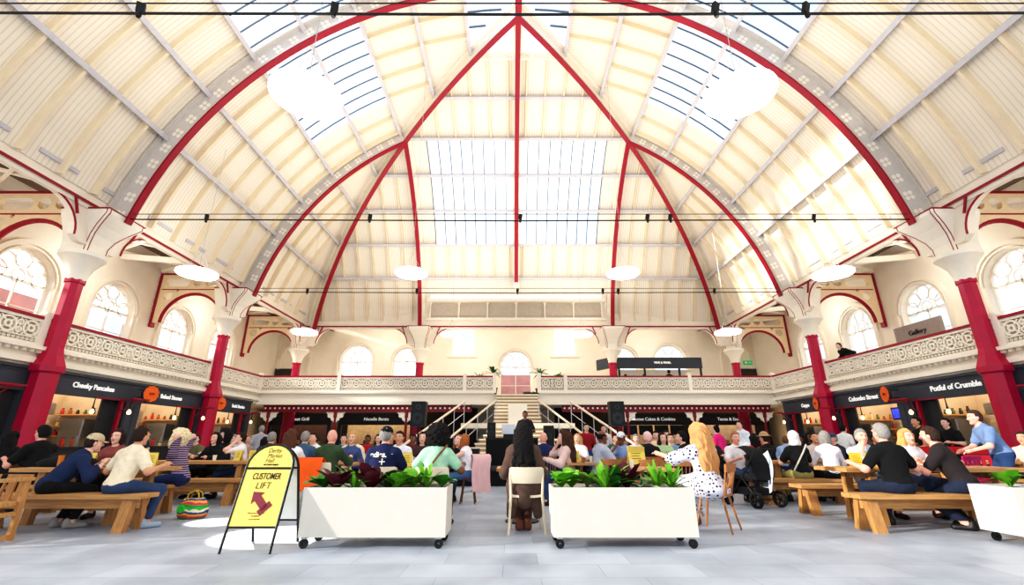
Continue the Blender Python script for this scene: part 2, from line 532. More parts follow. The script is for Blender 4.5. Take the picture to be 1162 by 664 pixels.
# crown lantern glazing on both slopes and the hip tip
g = MB()
T = [-9.5, -5, 0, 5, 9.5]
g.grid([[vp(1, t, Y0) for t in T], [vp(1, t, hipy(abs(t))) for t in T]])
g.add([ep(0, 0), ep(-RV * math.sin(R(9.5)), 9.5), ep(RV * math.sin(R(9.5)), 9.5)], [(0, 1, 2)])
sk = obj('skylight', g, SKYGLASS, ceil)
m = MB()
y = Y0
while y < 15:
    T3 = [t for t in (-9.5, -6, -3, 0, 3, 6, 9.5) if hipy(abs(t)) > y]
    for sg in (-1, 1):
        TT = [t for t in T3 if t * sg >= 0]
        if len(TT) > 1: m.strip([vp(1, t, y, RV - .07) for t in TT], [vp(1, t, y, RV + .02) for t in TT], [(0, .02, 0)] * len(TT))
    y += .7
obj('glazing_bars', m, BARS, sk)
# purlins
def ushape(mb, A, B, wdir):
    mb.strip(A, B, wdir)
for th in LEV[:-1]:
    for side in (-1, 1):
        mb = MB()
        a = Vector(vp(side, th, Y0, RV - .2)); b_ = Vector(vp(side, th, hipy(th), RV - .2))
        nrm = Vector((side * math.sin(R(th)), 0, math.cos(R(th))))
        mb.bar(a - nrm * .06, b_ - nrm * .06, .15, .07, up=nrm)
        mb.bar(a + nrm * .08, b_ + nrm * .08, .06, .24, up=nrm)
        obj('purlin', mb, LILAC, ceil)
    mb = MB()
    x = RV * math.sin(R(th)); a = Vector(ep(-x, th, RV - .2)); b_ = Vector(ep(x, th, RV - .2))
    nrm = Vector((0, math.sin(R(th)), math.cos(R(th))))
    if th == 9.5:
        for z in (-.22, .22): mb.bar(a + nrm * z, b_ + nrm * z, .08, .06, up=nrm)
        n = 8
        for i in range(n):
            p = a.lerp(b_, i / n); q = a.lerp(b_, (i + 1) / n)
            mb.bar(p - nrm * .2, q + nrm * .2, .04, .04, up=nrm); mb.bar(p + nrm * .2, q - nrm * .2, .04, .04, up=nrm)
    else:
        mb.bar(a - nrm * .06, b_ - nrm * .06, .15, .07, up=nrm); mb.bar(a + nrm * .08, b_ + nrm * .08, .06, .24, up=nrm)
    obj('purlin', mb, CREAM if th == 9.5 else LILAC, ceil)

# red-flanged ribs
def rib(name, fn, ths, wv, foil=None, label=None):
    """fn(theta, radius) -> point; wv: horizontal unit vector across the rib"""
    w = Vector(wv)
    mb = MB()
    mb.strip([fn(t, RI) for t in ths], [fn(t, RV + .02) for t in ths], [w * .05] * len(ths))
    mb.strip([fn(t, RV - .1) for t in ths], [fn(t, RV - .04) for t in ths], [w * .2] * len(ths))
    if foil:
        t = foil[0]
        while t < foil[1]:
            c = Vector(fn(t, (RI + RV) / 2 - .04)); c2 = Vector(fn(t + .05, (RI + RV) / 2 - .04))
            ax = (c2 - c).normalized(); up = w.cross(ax).normalized()
            for s in (-1, 1):
                for q in range(4):
                    a = PI / 4 + q * PI / 2
                    cc = c + w * (.054 * s) + ax * (.115 * math.cos(a)) + up * (.115 * math.sin(a))
                    mb.add([tuple(cc + ax * (.075 * math.cos(2 * PI * k / 8)) + up * (.075 * math.sin(2 * PI * k / 8))) for k in range(8)], [tuple(range(8))], 1)
            t += 2.9
    o = obj(name, mb, [mat('rib_web_grey', (.83, .80, .77), .6, 0, .03) if foil else CREAM, WHITE], ceil)
    fl = MB(); fl.strip([fn(t, RI - .07) for t in ths], [fn(t, RI) for t in ths], [w * .11] * len(ths))
    obj('flange', fl, RED, o)
    return o
full = [-78 + 156 * i / 60 for i in range(61)]
rib('arch_rib', lambda t, r: vp(1, t, 12.5, r), full, (0, 1, 0), (-77, 77))
def lim(v): return math.degrees(math.asin(v / RI))
tj = lim(5.71)
for s in (-1, 1):
    ths = [tj + (78 - tj) * i / 28 for i in range(29)]
    rib('arch_rib', lambda t, r, s=s: vp(s, t, 19.67, r), ths, (0, 1, 0), (tj + 3, 77))
    ths = [78 * i / 34 for i in range(35)]
    w = Vector((s * KY, -1, 0)).normalized()
    rib('hip_rib', lambda t, r, s=s: (s * r * math.sin(R(t)), hipy(t, r), ZC + r * math.cos(R(t))), ths, w)
    ths = [tj + (78 - tj) * i / 28 for i in range(29)]
    rib('jack_rib', lambda t, r, s=s: ep(s * 5.71, t, r), ths, (1, 0, 0))
ths = [0 + 66 * i / 28 for i in range(29)]
rib('crown_rib', lambda t, r: ep(0, t, r), ths, (1, 0, 0))
mb = MB(); mb.bbox(-.05, .05, 12.5, YA, ZC + RI, ZC + RV); o = obj('ridge_rib', mb, CREAM, ceil)
mb = MB(); mb.bbox(-.13, .13, 12.4, YA + .1, ZC + RI - .07, ZC + RI); obj('flange', mb, RED, o)
mb = MB(); mb.lathe([(.05, -.5), (.16, -.35), (.12, -.2), (.2, 0), (.2, .2), (.1, .3)], 12, ep(0, 66, RI)); obj('rib_pendant', mb, CREAM, ceil)

# springing beams along the column line, with red lines and corner brackets ------------
def spring_beam(a, b, inn, nm):
    """a,b: ends (x,y); inn: unit vector to the nave"""
    a = Vector((a[0], a[1], 0)); b = Vector((b[0], b[1], 0)); inn = Vector(inn); d = (b - a).normalized(); L = (b - a).length
    o = struct(empty(nm))
    m = MB()
    m.bar(a + Vector((0, 0, 7.9)), b + Vector((0, 0, 7.9)), .3, .36)
    m.bar(a + Vector((0, 0, 7.66)) + inn * .05, b + Vector((0, 0, 7.66)) + inn * .05, .16, .1)
    for p, dd in ((a, d), (b, -d)):
        poly = [(0, 7.75), (1.75, 7.75)] + [(1.75 - .95 * math.sin(R(q)), 6.75 + .92 * math.cos(R(q))) for q in range(0, 91, 10)] + [(.6, 6.6), (0, 6.6)]
        F = frame(p - inn * .02, dd, (0, 0, 1))
        m.prism(poly, .2, F)
    obj('beam', m, CREAM, o)
    r = MB()
    r.bar(a + Vector((0, 0, 7.76)) + inn * .16, b + Vector((0, 0, 7.76)) + inn * .16, .06, .07)
    for p, dd in ((a, d), (b, -d)):
        F = frame(p + inn * .1, dd, (0, 0, 1))
        pts = [F @ Vector((1.75 - .95 * math.sin(R(q)), 6.73 + .92 * math.cos(R(q)), 0)) for q in range(0, 91, 10)]
        r.tube(pts, .028, 5)
        r.bar(F @ Vector((1.15, 7.76, 0)) + inn * .06, F @ Vector((.95, 7.3, 0)) + inn * .06, .05, .05)
    obj('red_line', r, RED, o)
    return o
n = 3
ys = [5.3] + list(COLY)
for s in (-1, 1):
    for y0, y1 in zip(ys[:-1], ys[1:]):
        spring_beam((s * 12.75, y0), (s * 12.75, y1), (-s, 0, 0), 'trim_%d' % n); n += 1
xs = [-12.75, -5.71, 5.71, 12.75]
for x0, x1 in zip(xs[:-1], xs[1:]):
    spring_beam((x0, 26.75), (x1, 26.75), (0, -1, 0), 'trim_%d' % n); n += 1
# glazed strip over the middle bay
m = MB()
for i in range(7):
    x = -5.2 + 10.4 * i / 6
    m.lathe([(.07, 0), (.05, .2), (.05, .9), (.12, 1.1)], 8, (x, 26.45, 8.15))
m.bbox(-5.4, 5.4, 26.35, 26.6, 8.1, 8.25); m.bbox(-5.4, 5.4, 26.1, 26.4, 9.2, 9.4)
o = struct(obj('trim_%d' % n, m, CREAM)); n += 1
g = MB(); g.quad((-5.2, 26.6, 8.2), (5.2, 26.6, 8.2), (5.2, 26.6, 9.5), (-5.2, 26.6, 9.5)); obj('window_glass', g, mat('dusty_glass', (.78, .72, .64), .5), o)
m = MB()
for s in (-1, 1): m.quad((s * 5.2, 26.6, 8.0), (s * 13, 26.9, 8.0), (s * 13, 26.9, 8.6), (s * 5.2, 26.6, 8.6))
obj('beam_panel', m, CREAM, o)

# gallery ceilings with crossed tie bars
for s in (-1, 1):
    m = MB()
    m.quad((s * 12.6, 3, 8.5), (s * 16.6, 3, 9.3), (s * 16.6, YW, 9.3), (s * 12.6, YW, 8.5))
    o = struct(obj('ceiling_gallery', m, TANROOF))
    m = MB()
    for k in range(10):
        y = 5.3 + k * 2.4
        m.bar((s * 12.8, y, 8.25), (s * 16.3, y + 2.2, 8.6), .08, .1); m.bar((s * 16.3, y, 8.6), (s * 12.8, y + 2.2, 8.25), .08, .1)
        m.bar((s * 12.8, y, 8.1), (s * 16.3, y, 8.4), .14, .22)
    obj('tie_bars', m, CREAM, o)
m = MB()
m.quad((-16.5, 26.7, 9.4), (16.5, 26.7, 9.4), (16.5, YW, 10.2), (-16.5, YW, 10.2))
o = struct(obj('ceiling_rear_gallery', m, CREAM))
m = MB()
for x in (-10.5, -7.5, 7.5, 10.5):
    m.bar((x, 26.9, 8.0), (x + (1.6 if x < 0 else -1.6), YW, 9.6), .14, .2)
obj('tie_bars', m, CREAM, o)

# gallery cross arches at each column -------------------------------------------
def fill2d(splines, t):
    cu = bpy.data.curves.new('plate', 'CURVE'); cu.dimensions = '2D'; cu.fill_mode = 'BOTH'; cu.extrude = t / 2
    for pts in splines:
        sp = cu.splines.new('POLY'); sp.points.add(len(pts) - 1); sp.use_cyclic_u = True
        for p, q in zip(sp.points, pts): p.co = (q[0], q[1], 0, 1)
    o = bpy.data.objects.new('plate_source', cu); col.objects.link(o)
    dg = bpy.context.evaluated_depsgraph_get(); dg.update()
    me = bpy.data.meshes.new_from_object(o.evaluated_get(dg))
    col.objects.unlink(o); bpy.data.objects.remove(o)
    return me
def circ(c, r, n=20): return [(c[0] + r * math.cos(2 * PI * i / n), c[1] + r * math.sin(2 * PI * i / n)) for i in range(n)]
def slot(x0, x1, z, r): return [(x0 + r - r * math.sin(R(a)), z + r * math.cos(R(a))) for a in range(0, 181, 20)] + [(x1 - r + r * math.sin(R(a)), z - r * math.cos(R(a))) for a in range(0, 181, 20)]
Wd = 3.3
arc = [(.05 + .25 + (Wd - .55) / 2 * (1 - math.cos(R(a))), 6.25 + 1.35 * math.sin(R(a))) for a in range(0, 181, 9)]
outer = [(0, 6.2), (.25, 6.2)] + arc + [(Wd - .25, 6.2), (Wd, 6.2), (Wd, 8.45), (0, 8.45)]
holes = [slot(.2, 1.3, 8.1, .2), circ((1.65, 8.1), .2), slot(2.0, 3.1, 8.1, .2), circ((.42, 7.45), .2), circ((2.88, 7.45), .2), circ((.78, 7.68), .07, 8), circ((2.5, 7.68), .07, 8)]
plate = fill2d([outer] + holes, .16)
plate.materials.clear(); plate.materials.append(mat('warm_cream_paint', (.96, .86, .71), .6, 0, .03))
redm = MB(); I = Matrix.Identity(4)
redm.tube([(x, z - .03, .0) for x, z in arc], .09, 6)
redm.bbox(Wd, Wd + .1, 6.0, 8.5, -.12, .12); redm.bbox(0, Wd + .1, 8.45, 8.53, -.1, .1); redm.bbox(.1, Wd - .1, 7.72, 7.76, -.1, .1)
redme = redm.mesh('red_edging', RED)
n0 = n
for s in (-1, 1):
    for y in [5.3] + list(COLY):
        F = frame((s * 12.98, y, 0), (s, 0, 0), (0, 0, 1))
        o = struct(link('trim_%d' % n, plate)); n += 1
        o.matrix_world = F
        link('red_edging', redme, o)

# columns ------------------------------------------------------------------------
def column_meshes():
    M = {}
    m = MB()
    oct_ = lambda r, z: (r / math.cos(PI / 8), z)
    m.lathe([oct_(.34, .0), oct_(.34, .5), oct_(.30, .6), oct_(.29, 2.9), oct_(.36, 2.95), oct_(.36, 3.1), oct_(.25, 3.4), oct_(.21, 3.6), oct_(.2, 5.5), oct_(.235, 5.52), oct_(.235, 5.62)], 8, a0=PI / 8)
    M['shaft'] = m.mesh('shaft', mat('bright_crimson_paint', (.72, .04, .25), .4, 0, .08, 3))
    m = MB()
    m.lathe([(.24, 5.6), (.25, 5.75), (.33, 6.0), (.47, 6.2), (.56, 6.3), (.56, 6.42), (.42, 6.46)], 24)
    M['capital'] = m.mesh('capital', WHITE, True)
    m = MB(); rr = MB()
    prof = [(6.42, .36, .36), (6.7, .38, .36), (6.95, .48, .42), (7.2, .68, .52), (7.4, .9, .62), (7.5, 1.0, .66), (7.62, 1.0, .66)]
    Lp = []
    for z, fx, fy in prof:
        Lp.append([(-.4, -fy, z), (fx, -fy, z), (fx, fy, z), (-.4, fy, z)])
    vs = [p for ring in Lp for p in ring]; fs = []
    for i in range(len(Lp) - 1):
        for j in range(4): fs.append((i * 4 + j, i * 4 + (j + 1) % 4, (i + 1) * 4 + (j + 1) % 4, (i + 1) * 4 + j))
    fs += [(3, 2, 1, 0), tuple((len(Lp) - 1) * 4 + j for j in range(4))]
    m.add(vs, fs)
    M['bracket'] = m.mesh('bracket', WHITE)
    for j in (1, 2):
        for dx, dy in ((-.06, 0), (0, .06)):
            rr.tube([(p[j][0] + dx, p[j][1] + (dy if j == 1 else -dy), p[j][2]) for p in Lp], .014, 5)
    rr.tube([(x, y, 7.63) for x, y in ((-.4, -.67), (1.01, -.67), (1.01, .67), (-.4, .67))], .025, 5, closed=True)
    M['red_line'] = rr.mesh('red_line', RED)
    return M
CM = column_meshes()
def column(x, y, rz, label, group=None):
    o = tag(empty('cast_iron_column', (x, y, 0), rz), label, 'column', group)
    for k, me in CM.items(): link(k, me, o)
    return o
column(-13.0, 12.5, 0, 'tall crimson column nearest the pancake stall sign, cream capital spreading above', )
column(13.0, 12.5, PI, 'tall crimson column beside the man in the pale blue t-shirt, cream capital on top')
column(-13.0, 19.7, 0, 'crimson cream-topped column behind the curly white-haired woman, second from the camera on its side')
column(13.0, 19.7, PI, 'crimson cream-topped column between the two orange stall signs below the leaning man')
column(-13.0, 26.9, -PI / 4, 'column in the rear corner of the gallery beside the blank arch without exit sign')
column(13.0, 26.9, PI + PI / 4, 'column in the rear corner of the gallery next to the green exit sign')
column(-5.71, 26.9, -PI / 2, 'slim rear gallery column near the pair of potted palms by the bare balcony')
column(5.71, 26.9, -PI / 2, 'slim rear gallery column rising through the front of the dark kiosk')

# gallery floors, fronts and balustrades --------------------------------------------
for s in (-1, 1):
    m = MB()
    m.bbox(s * (WX + .05), s * WO, 3, YW, 3.2, ZF)
    m.bbox(s * (WX - .12), s * (WX + .3), 3, YB, 3.15, 3.3); m.bbox(s * (WX - .02), s * (WX + .3), 3, YB, 3.3, 3.5)
    m.bbox(s * (WX - .22), s * (WX + .3), 3, YB, 3.5, 3.6); m.bbox(s * (WX + .02), s * (WX + .2), 3, YB, 3.0, 3.15)
    for k in range(100):
        m.box((s * (WX - .1), 3.2 + k * .205, 3.46), (.1, .09, .08))
    struct(obj('floor_gallery_left' if s < 0 else 'floor_gallery_right', m, WHITE))
m = MB()
m.bbox(-WX, WX, YB + .05, YW, 3.2, ZF)
for x0, x1 in ((-WX, -1.15), (1.15, WX)):
    m.bbox(x0, x1, YB - .02, YB + .3, 2.95, 3.5); m.bbox(x0, x1, YB - .2, YB + .3, 3.5, 3.6); m.bbox(x0, x1, YB - .1, YB + .1, 2.95, 3.1)
struct(obj('floor_gallery_rear', m, WHITE))

def side_in(a, b):
    """true when the hall lies on the +z side of the panel frame"""
    F = frame(a, b - a, (0, 0, 1)); n_ = F.to_3x3() @ Vector((0, 0, 1)); c = a.lerp(b, .5)
    return n_.dot(Vector((0, 12, 0)) - c) > 0
def balustrade(a, b, nm_label, ends=(0, 1)):
    a = Vector((a[0], a[1], 0)); b = Vector((b[0], b[1], 0)); L = (b - a).length
    F = frame(a, b - a, (0, 0, 1))
    root = tag(empty('balustrade', tuple(a.lerp(b, .5)) [:2] + (3.6,)), nm_label, 'balustrade')
    base = Matrix.Translation(-Vector(root.location))
    F = base @ F
    m = MB()
    n = max(1, round(L / .6)); w = L / n
    B = lambda x0, x1, z0, z1, t: m.prism([(x0, z0), (x1, z0), (x1, z1), (x0, z1)], t, F)
    B(0, L, 3.6, 3.68, .12); B(0, L, 4.26, 4.33, .1); B(0, L, 3.8, 3.83, .05)
    for i in range(n):
        cx = (i + .5) * w; cz = 4.04; r = min(w / 2, .225) - .005
        m.ring((cx, cz), r - .05, r, .06, F, 18); m.ring((cx, cz), .05, .105, .07, F, 10)
        for q in range(4):
            ang = q * PI / 2 + PI / 4
            p0 = (cx + .1 * math.cos(ang), cz + .1 * math.sin(ang)); p1 = (cx + (r + .06) * math.cos(ang), cz + (r + .06) * math.sin(ang))
            m.bar(F @ Vector((*p0, 0)), F @ Vector((*p1, 0)), .035, .04, up=F.to_3x3() @ Vector((0, 0, 1)))
        if w > .44:
            m.ring((i * w, cz + .1), .045, .085, .04, F, 10); m.ring((i * w, cz - .1), .045, .085, .04, F, 10)
            B(i * w - .012, i * w + .012, 3.83, 4.26, .03)
        for k in range(5):
            xx = i * w + (k + .5) * w / 5
            m.ring((xx, 3.74), .02, .042, .03, F, 6)
    obj('scroll_panel', m, WHITE, root)
    q = MB(); q.prism([(0.05, 3.66), (L - .05, 3.66), (L - .05, 4.28), (.05, 4.28)], .012, F @ Matrix.Translation((0, 0, -.03 if side_in(a, b) else .03))); obj('gap_shade', q, mat('gap_shade_grey', (.68, .64, .59), .8, 0, .25, 20), root)  # added backing sheet; its grey paints the shade in the scrollwork gaps
    r = MB(); r.bar(F @ Vector((0, 4.37, 0)), F @ Vector((L, 4.37, 0)), .16, .08); obj('handrail', r, RED, root)
    for x in [(0, L)[e] for e in ends]:
        p = MB()
        p.prism([(x - .09, 3.55), (x + .09, 3.55), (x + .09, 4.45), (x - .09, 4.45)], .2, F); p.prism([(x - .12, 4.45), (x + .12, 4.45), (x + .07, 4.55), (x - .07, 4.55)], .22, F)
        obj('newel', p, WHITE, root)
    return root
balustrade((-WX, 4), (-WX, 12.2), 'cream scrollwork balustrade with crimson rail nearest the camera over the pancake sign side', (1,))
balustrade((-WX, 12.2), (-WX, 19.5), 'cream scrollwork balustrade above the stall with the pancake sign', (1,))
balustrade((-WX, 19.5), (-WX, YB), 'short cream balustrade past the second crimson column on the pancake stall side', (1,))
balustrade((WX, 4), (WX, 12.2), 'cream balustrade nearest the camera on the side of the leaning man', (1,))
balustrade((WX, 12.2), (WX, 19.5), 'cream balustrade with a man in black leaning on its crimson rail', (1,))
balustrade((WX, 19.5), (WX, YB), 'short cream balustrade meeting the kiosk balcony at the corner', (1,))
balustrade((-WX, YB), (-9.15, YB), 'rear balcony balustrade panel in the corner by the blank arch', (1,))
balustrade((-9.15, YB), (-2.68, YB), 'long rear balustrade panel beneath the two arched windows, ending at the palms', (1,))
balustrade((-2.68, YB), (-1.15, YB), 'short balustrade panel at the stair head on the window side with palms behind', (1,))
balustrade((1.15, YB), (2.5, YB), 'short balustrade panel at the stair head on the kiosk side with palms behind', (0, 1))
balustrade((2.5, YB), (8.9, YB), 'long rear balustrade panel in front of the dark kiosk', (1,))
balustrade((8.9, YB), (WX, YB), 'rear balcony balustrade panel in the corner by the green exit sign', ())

# tie cables with little spotlights
for y, z, lab in ((5.3, 7.42, 'black twin tie cable crossing the very top of the picture'), (12.5, 7.6, 'black twin tie cable strung between the two nearest columns'), (19.7, 7.65, 'black twin tie cable strung between the second pair of columns')):
    m = MB()
    m.tube([(-12, y, z), (0, y, z - .05), (12, y, z)], .022, 5); m.tube([(-12, y, z + .18), (12, y, z + .18)], .012, 5)
    o = tag(obj('tie_cable', m, BLACK, loc=(0, 0, 0)), lab, 'cable')
    for x in ((-6.0, -3, 2.9, 4.3) if y == 5.3 else (-9.6, -4.6, 0, 3.9, 4.6, 9)):
        k = MB(); k.box((x, y, z + .08), (.11, .06, .16), rot=(.3, 0, .5)); k.lathe([(.03, -.1), (.04, -.05), (.03, 0)], 8, (x, y, z))
        obj('clamp_light', k, BLACK, o)
# ------------------------------------------------------------------ stalls under the galleries
STALLW = mat('stall_back_wall', (.78, .70, .60), .5, 0, .1, 2)
TILE = mat('stall_tiles', (.84, .80, .74), .3, 0, .08, 5)
DISH = mat('crockery_mix', (.75, .62, .45), .5, 0, .5, 14)
JARS = {}
def stall(side, y0, y1, label, sign=None, disc=None, tone=0, screen=False):
    """one unit of the arcade: fascia with lettering, pilasters, counter and a lit kitchen behind"""
    s = side; X = s * WX
    o = tag(empty('market_stall', (X, (y0 + y1) / 2, 0)), label, 'stall', 'food stalls under the galleries')
    O = Vector(o.location)
    def P(name, mb, m, sm=False):
        mb.v = [(v[0] - O.x, v[1] - O.y, v[2]) for v in mb.v]
        return obj(name, mb, m, o, sm)
    m = MB()
    m.bbox(X, X + s * .12, y0, y1, 2.45, 3.08); m.bbox(X - s * .06, X, y0, y1, 3.0, 3.08); m.bbox(X - s * .05, X, y0, y1, 2.42, 2.5)
    m.bbox(X - s * .015, X, y0 + .12, y1 - .12, 2.92, 2.95)
    f = P('fascia', m, CHAR)
    for y in (y0 + .16, y1 - .16):
        m = MB(); m.bbox(X - s * .03, X + s * .2, y - .16, y + .16, 0, 2.45); m.bbox(X - s * .06, X, y - .18, y + .18, 0, .2); m.bbox(X - s * .045, X, y - .11, y + .11, .3, 2.3)
        P('pilaster', m, CHAR)
    m = MB(); m.bbox(X + s * .05, X + s * .6, y0 + .32, y1 - 1.1, 0, .95); m.bbox(X, X + s * .65, y0 + .32, y1 - 1.1, .95, 1.0)
    P('counter', m, [CHARD])
    m = MB(); m.bbox(X + s * .1, X + s * .16, y1 - 1.1, y1 - .3, 0, 2.45); P('shutter_panel', m, CHARD)
    m = MB(); xb = X + s * 2.4
    ya, yb = y0 + .03, y1 - .03; m.quad((xb, ya, 0), (xb, yb, 0), (xb, yb, 3.05), (xb, ya, 3.05)); m.quad((X + s * .21, ya, 0), (xb, ya, 0), (xb, ya, 3.05), (X + s * .21, ya, 3.05)); m.quad((X + s * .21, yb, 0), (xb, yb, 0), (xb, yb, 3.05), (X + s * .21, yb, 3.05))
    m.quad((X + s * .21, ya, 2.9), (xb, ya, 2.9), (xb, yb, 2.9), (X + s * .21, yb, 2.9), 1)  # emissive ceiling sheet added to brighten the stall interior
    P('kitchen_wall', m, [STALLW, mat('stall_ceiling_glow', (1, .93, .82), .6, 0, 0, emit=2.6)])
    m = MB()
    for z in (1.35, 1.75): m.bbox(xb - s * .3, xb, y0 + .3, y1 - .6, z, z + .04)
    P('shelf', m, TILE)
    m = MB(); m.bbox(xb - s * .9, xb - s * .02, (y0 + y1) / 2 - .7, (y0 + y1) / 2 + .6, 1.95, 2.3); m.bbox(xb - s * .5, xb - s * .1, (y0 + y1) / 2 - .2, (y0 + y1) / 2 + .1, 2.3, 2.9); P('extractor_hood', m, STEEL)
    m = MB(); m.bbox(xb - s * 1.5, xb - s * .75, yb - .62, yb - .02, 0, 1.85); m.bbox(xb - s * 1.45, xb - s * .8, yb - .64, yb - .62, .1, 1.8); m.bbox(xb - s * 1.42, xb - s * 1.39, yb - .68, yb - .64, .9, 1.3)
    P('fridge', m, STEEL)
    m = MB(); m.bbox(xb - s * 2.1, xb - s * .1, yb - .3, yb - .01, 1.98, 2.02); m.bbox(xb - s * .7, xb - s * .1, yb - .3, yb - .01, 1.3, 1.34); m.bbox(xb - s * .7, xb - s * .1, yb - .3, yb - .01, 1.62, 1.66); P('shelf', m, OAK)
    m = MB(); m.bbox(xb - s * 2.0, xb - s * 1.6, yb - .05, yb - .02, 1.25, 1.8); P('menu_board', m, CHARD)
    rd = random.Random(int(y0 * 10) + side)
    JC = {'amber': (.6, .3, .12), 'dark': (.2, .16, .14), 'cream': (.85, .75, .55), 'olive': (.35, .4, .2), 'red': (.7, .12, .1)}
    where = ('the lettered stall ' + sign[2]) if sign else None
    spots = [('lowest shelf', xb - s * (.2 + .14 * k), yb - .16, 1.342) for k in range(4)] + [('middle shelf', xb - s * (.2 + .14 * k), yb - .16, 1.662) for k in range(4)]
    spots += [('top shelf', xb - s * (.25 + .26 * k), yb - .16, 2.022) for k in range(7)] + [('counter', X + s * .3, y0 + .6 + k * (y1 - y0 - 1.8) / 5, 1.002) for k in range(5)]
    for nm, xx, yy, z in spots if sign else ():
        h = rd.choice([.12, .18, .25]); cn = rd.choice(list(JC))
        if (cn, h) not in JARS:
            q = MB(); q.lathe([(.05, 0), (.055, h * .6), (.032, h * .8), (.032, h)], 10); me = q.mesh('jar', mat('jar_' + cn, JC[cn], .4), True)
            q = MB(); q.lathe([(.036, h), (.036, h + .02)], 10); JARS[(cn, h)] = (me, q.mesh('lid', mat('jar_lid', (.3, .26, .22), .4)))
        j = link('jar', JARS[(cn, h)][0], None, (xx, yy, z)); link('lid', JARS[(cn, h)][1], j)
        tag(j, '%s %s jar on the %s inside %s' % ({.12: 'short', .18: 'middling', .25: 'tall'}[h], cn, nm, where), 'jar', 'jars on the shelves and counters of the stalls')
    if sign:
        yc, size, body = sign
        F = frame((X - s * .02 - O.x, yc - O.y, 2.74), (0, -s, 0), (0, 0, 1))
        lettering('lettering', body, size, F, SIGNW, f, bold=.004)
    if disc:
        m = MB(); F = frame((X - s * .45, disc, 2.72), (.25 * -s, -s, 0), (0, 0, 1))
        n = 22
        m.prism([((.26 + .022 * (i % 2)) * math.cos(2 * PI * i / n), (.26 + .022 * (i % 2)) * math.sin(2 * PI * i / n)) for i in range(n)], .05, F)
        d = P('hanging_disc', m, ORANGE)
        m = MB()
        m.bar((X, disc + .3 * s * 0, 2.86), (X - s * .45, disc, 2.86), .03, .03); m.bar((X, disc, 2.6), (X - s * .45, disc, 2.6), .03, .03); m.ring((0, 0), .27, .3, .07, frame((X - s * .43, disc, 2.72), (.25 * -s, -s, 0), (0, 0, 1)), 20)
        P('disc_bracket', m, CHARD)
        lettering('disc_lettering', 'EAT', .1, frame((X - s * .5 - O.x, disc - O.y, 2.72), (.25 * -s, -s, 0), (0, 0, 1)), mat('rust_letters', (.6, .2, .05), .6), d)
    if screen:
        m = MB(); m.bbox(X + s * 1.2, X + s * 1.26, (y0 + y1) / 2 - .35, (y0 + y1) / 2 + .35, 1.95, 2.4); m.bbox(X + s * 1.19, X + s * 1.2, (y0 + y1) / 2 - .3, (y0 + y1) / 2 + .3, 2.0, 2.35, 1)
        m.bbox(X + s * 1.22, X + s * 1.24, (y0 + y1) / 2 - .02, (y0 + y1) / 2 + .02, 2.4, 2.9)
        P('menu_screen', m, [BLACK, mat('blue_screen', (.25, .3, .85), .3, 0, .5, 9, emit=.7)])
    return o
stall(-1, 5.6, 9.0, 'charcoal stall front cut by the picture edge, before the pancake sign')
stall(-1, 9.0, 12.5, 'charcoal stall on the camera side of the crimson column, before the pancake sign', )
stall(-1, 12.5, 15.95, 'charcoal food stall whose fascia reads Cheeky Pancakes', (14.3, .21, 'Cheeky Pancakes'))
stall(-1, 15.95, 19.6, 'charcoal stall with an orange disc, lettered Baked Stones, next to the pancake stall', (17.65, .21, 'Baked Stones'), 16.05)
stall(-1, 19.6, 23.2, 'charcoal stall with an orange disc in the rear corner on the pancake side', (22.1, .2, 'Sushi Stories'), 20.0)
stall(1, 5.6, 9.0, 'charcoal stall front cut by the picture edge behind the man in pale blue')
stall(1, 9.0, 12.5, 'charcoal stall on the camera side of the column near the man in pale blue')
stall(1, 12.5, 15.95, 'charcoal food stall whose fascia reads Potful of Crumble', (14.0, .23, 'Potful of Crumble'))
stall(1, 15.95, 19.6, 'charcoal stall with orange disc and blue menu screen, lettered Colombo Street', (17.8, .23, 'Colombo Street'), 16.15, screen=True)
stall(1, 19.6, 23.2, 'charcoal stall lettered Cuppa with an orange disc in the rear corner', (21.4, .22, 'Cuppa'), 19.95)

# crimson lamp brackets with bulbs on the arcade
k = 0
for s in (-1, 1):
    for y, lab in ((11.4, 'first crimson lamp bracket from the camera on its arcade'), (15.4, 'crimson post and lamp bracket beside the second stall opening'), (19.0, 'crimson post and lamp bracket just before the second column'), (22.4, 'crimson lamp bracket in the rear corner of its arcade')):
        X = s * (WX - .05)
        o = tag(empty('lamp_bracket', (X, y, 0)), lab + (' on the pancake sign side' if s < 0 else ' on the crumble sign side'), 'lamp', 'crimson lamp brackets of the arcade')
        m = MB(); m.bbox(-.05, .05, -.05, .05, 0, 2.5); obj('post', m, RED, o)
        m = MB(); m.bar((0, 0, 2.45), (-s * .9, 0, 2.45), .05, .05); m.bar((-s * .05, 0, 2.1), (-s * .5, 0, 2.43), .025, .025); m.bar((0, 0, 2.45), (0, -1.0, 2.45), .04, .04); m.bar((-s * .9, 0, 2.45), (-s * .9, -.7, 2.45), .04, .04); obj('arm', m, RED, o)
        for p in ((-s * .9, -.7), (0, -1.0)):
            m = MB(); m.lathe([(.012, 0), (.02, -.25), (.03, -.28), (.03, -.33)], 8, (p[0], p[1], 2.43)); fx = obj('cord', m, BLACK, o)
            m = MB(); m.lathe([(.02, 0), (.055, -.06), (.06, -.1), (.03, -.15)], 10, (p[0], p[1], 2.1)); obj('bulb', m, BULB, fx, True)

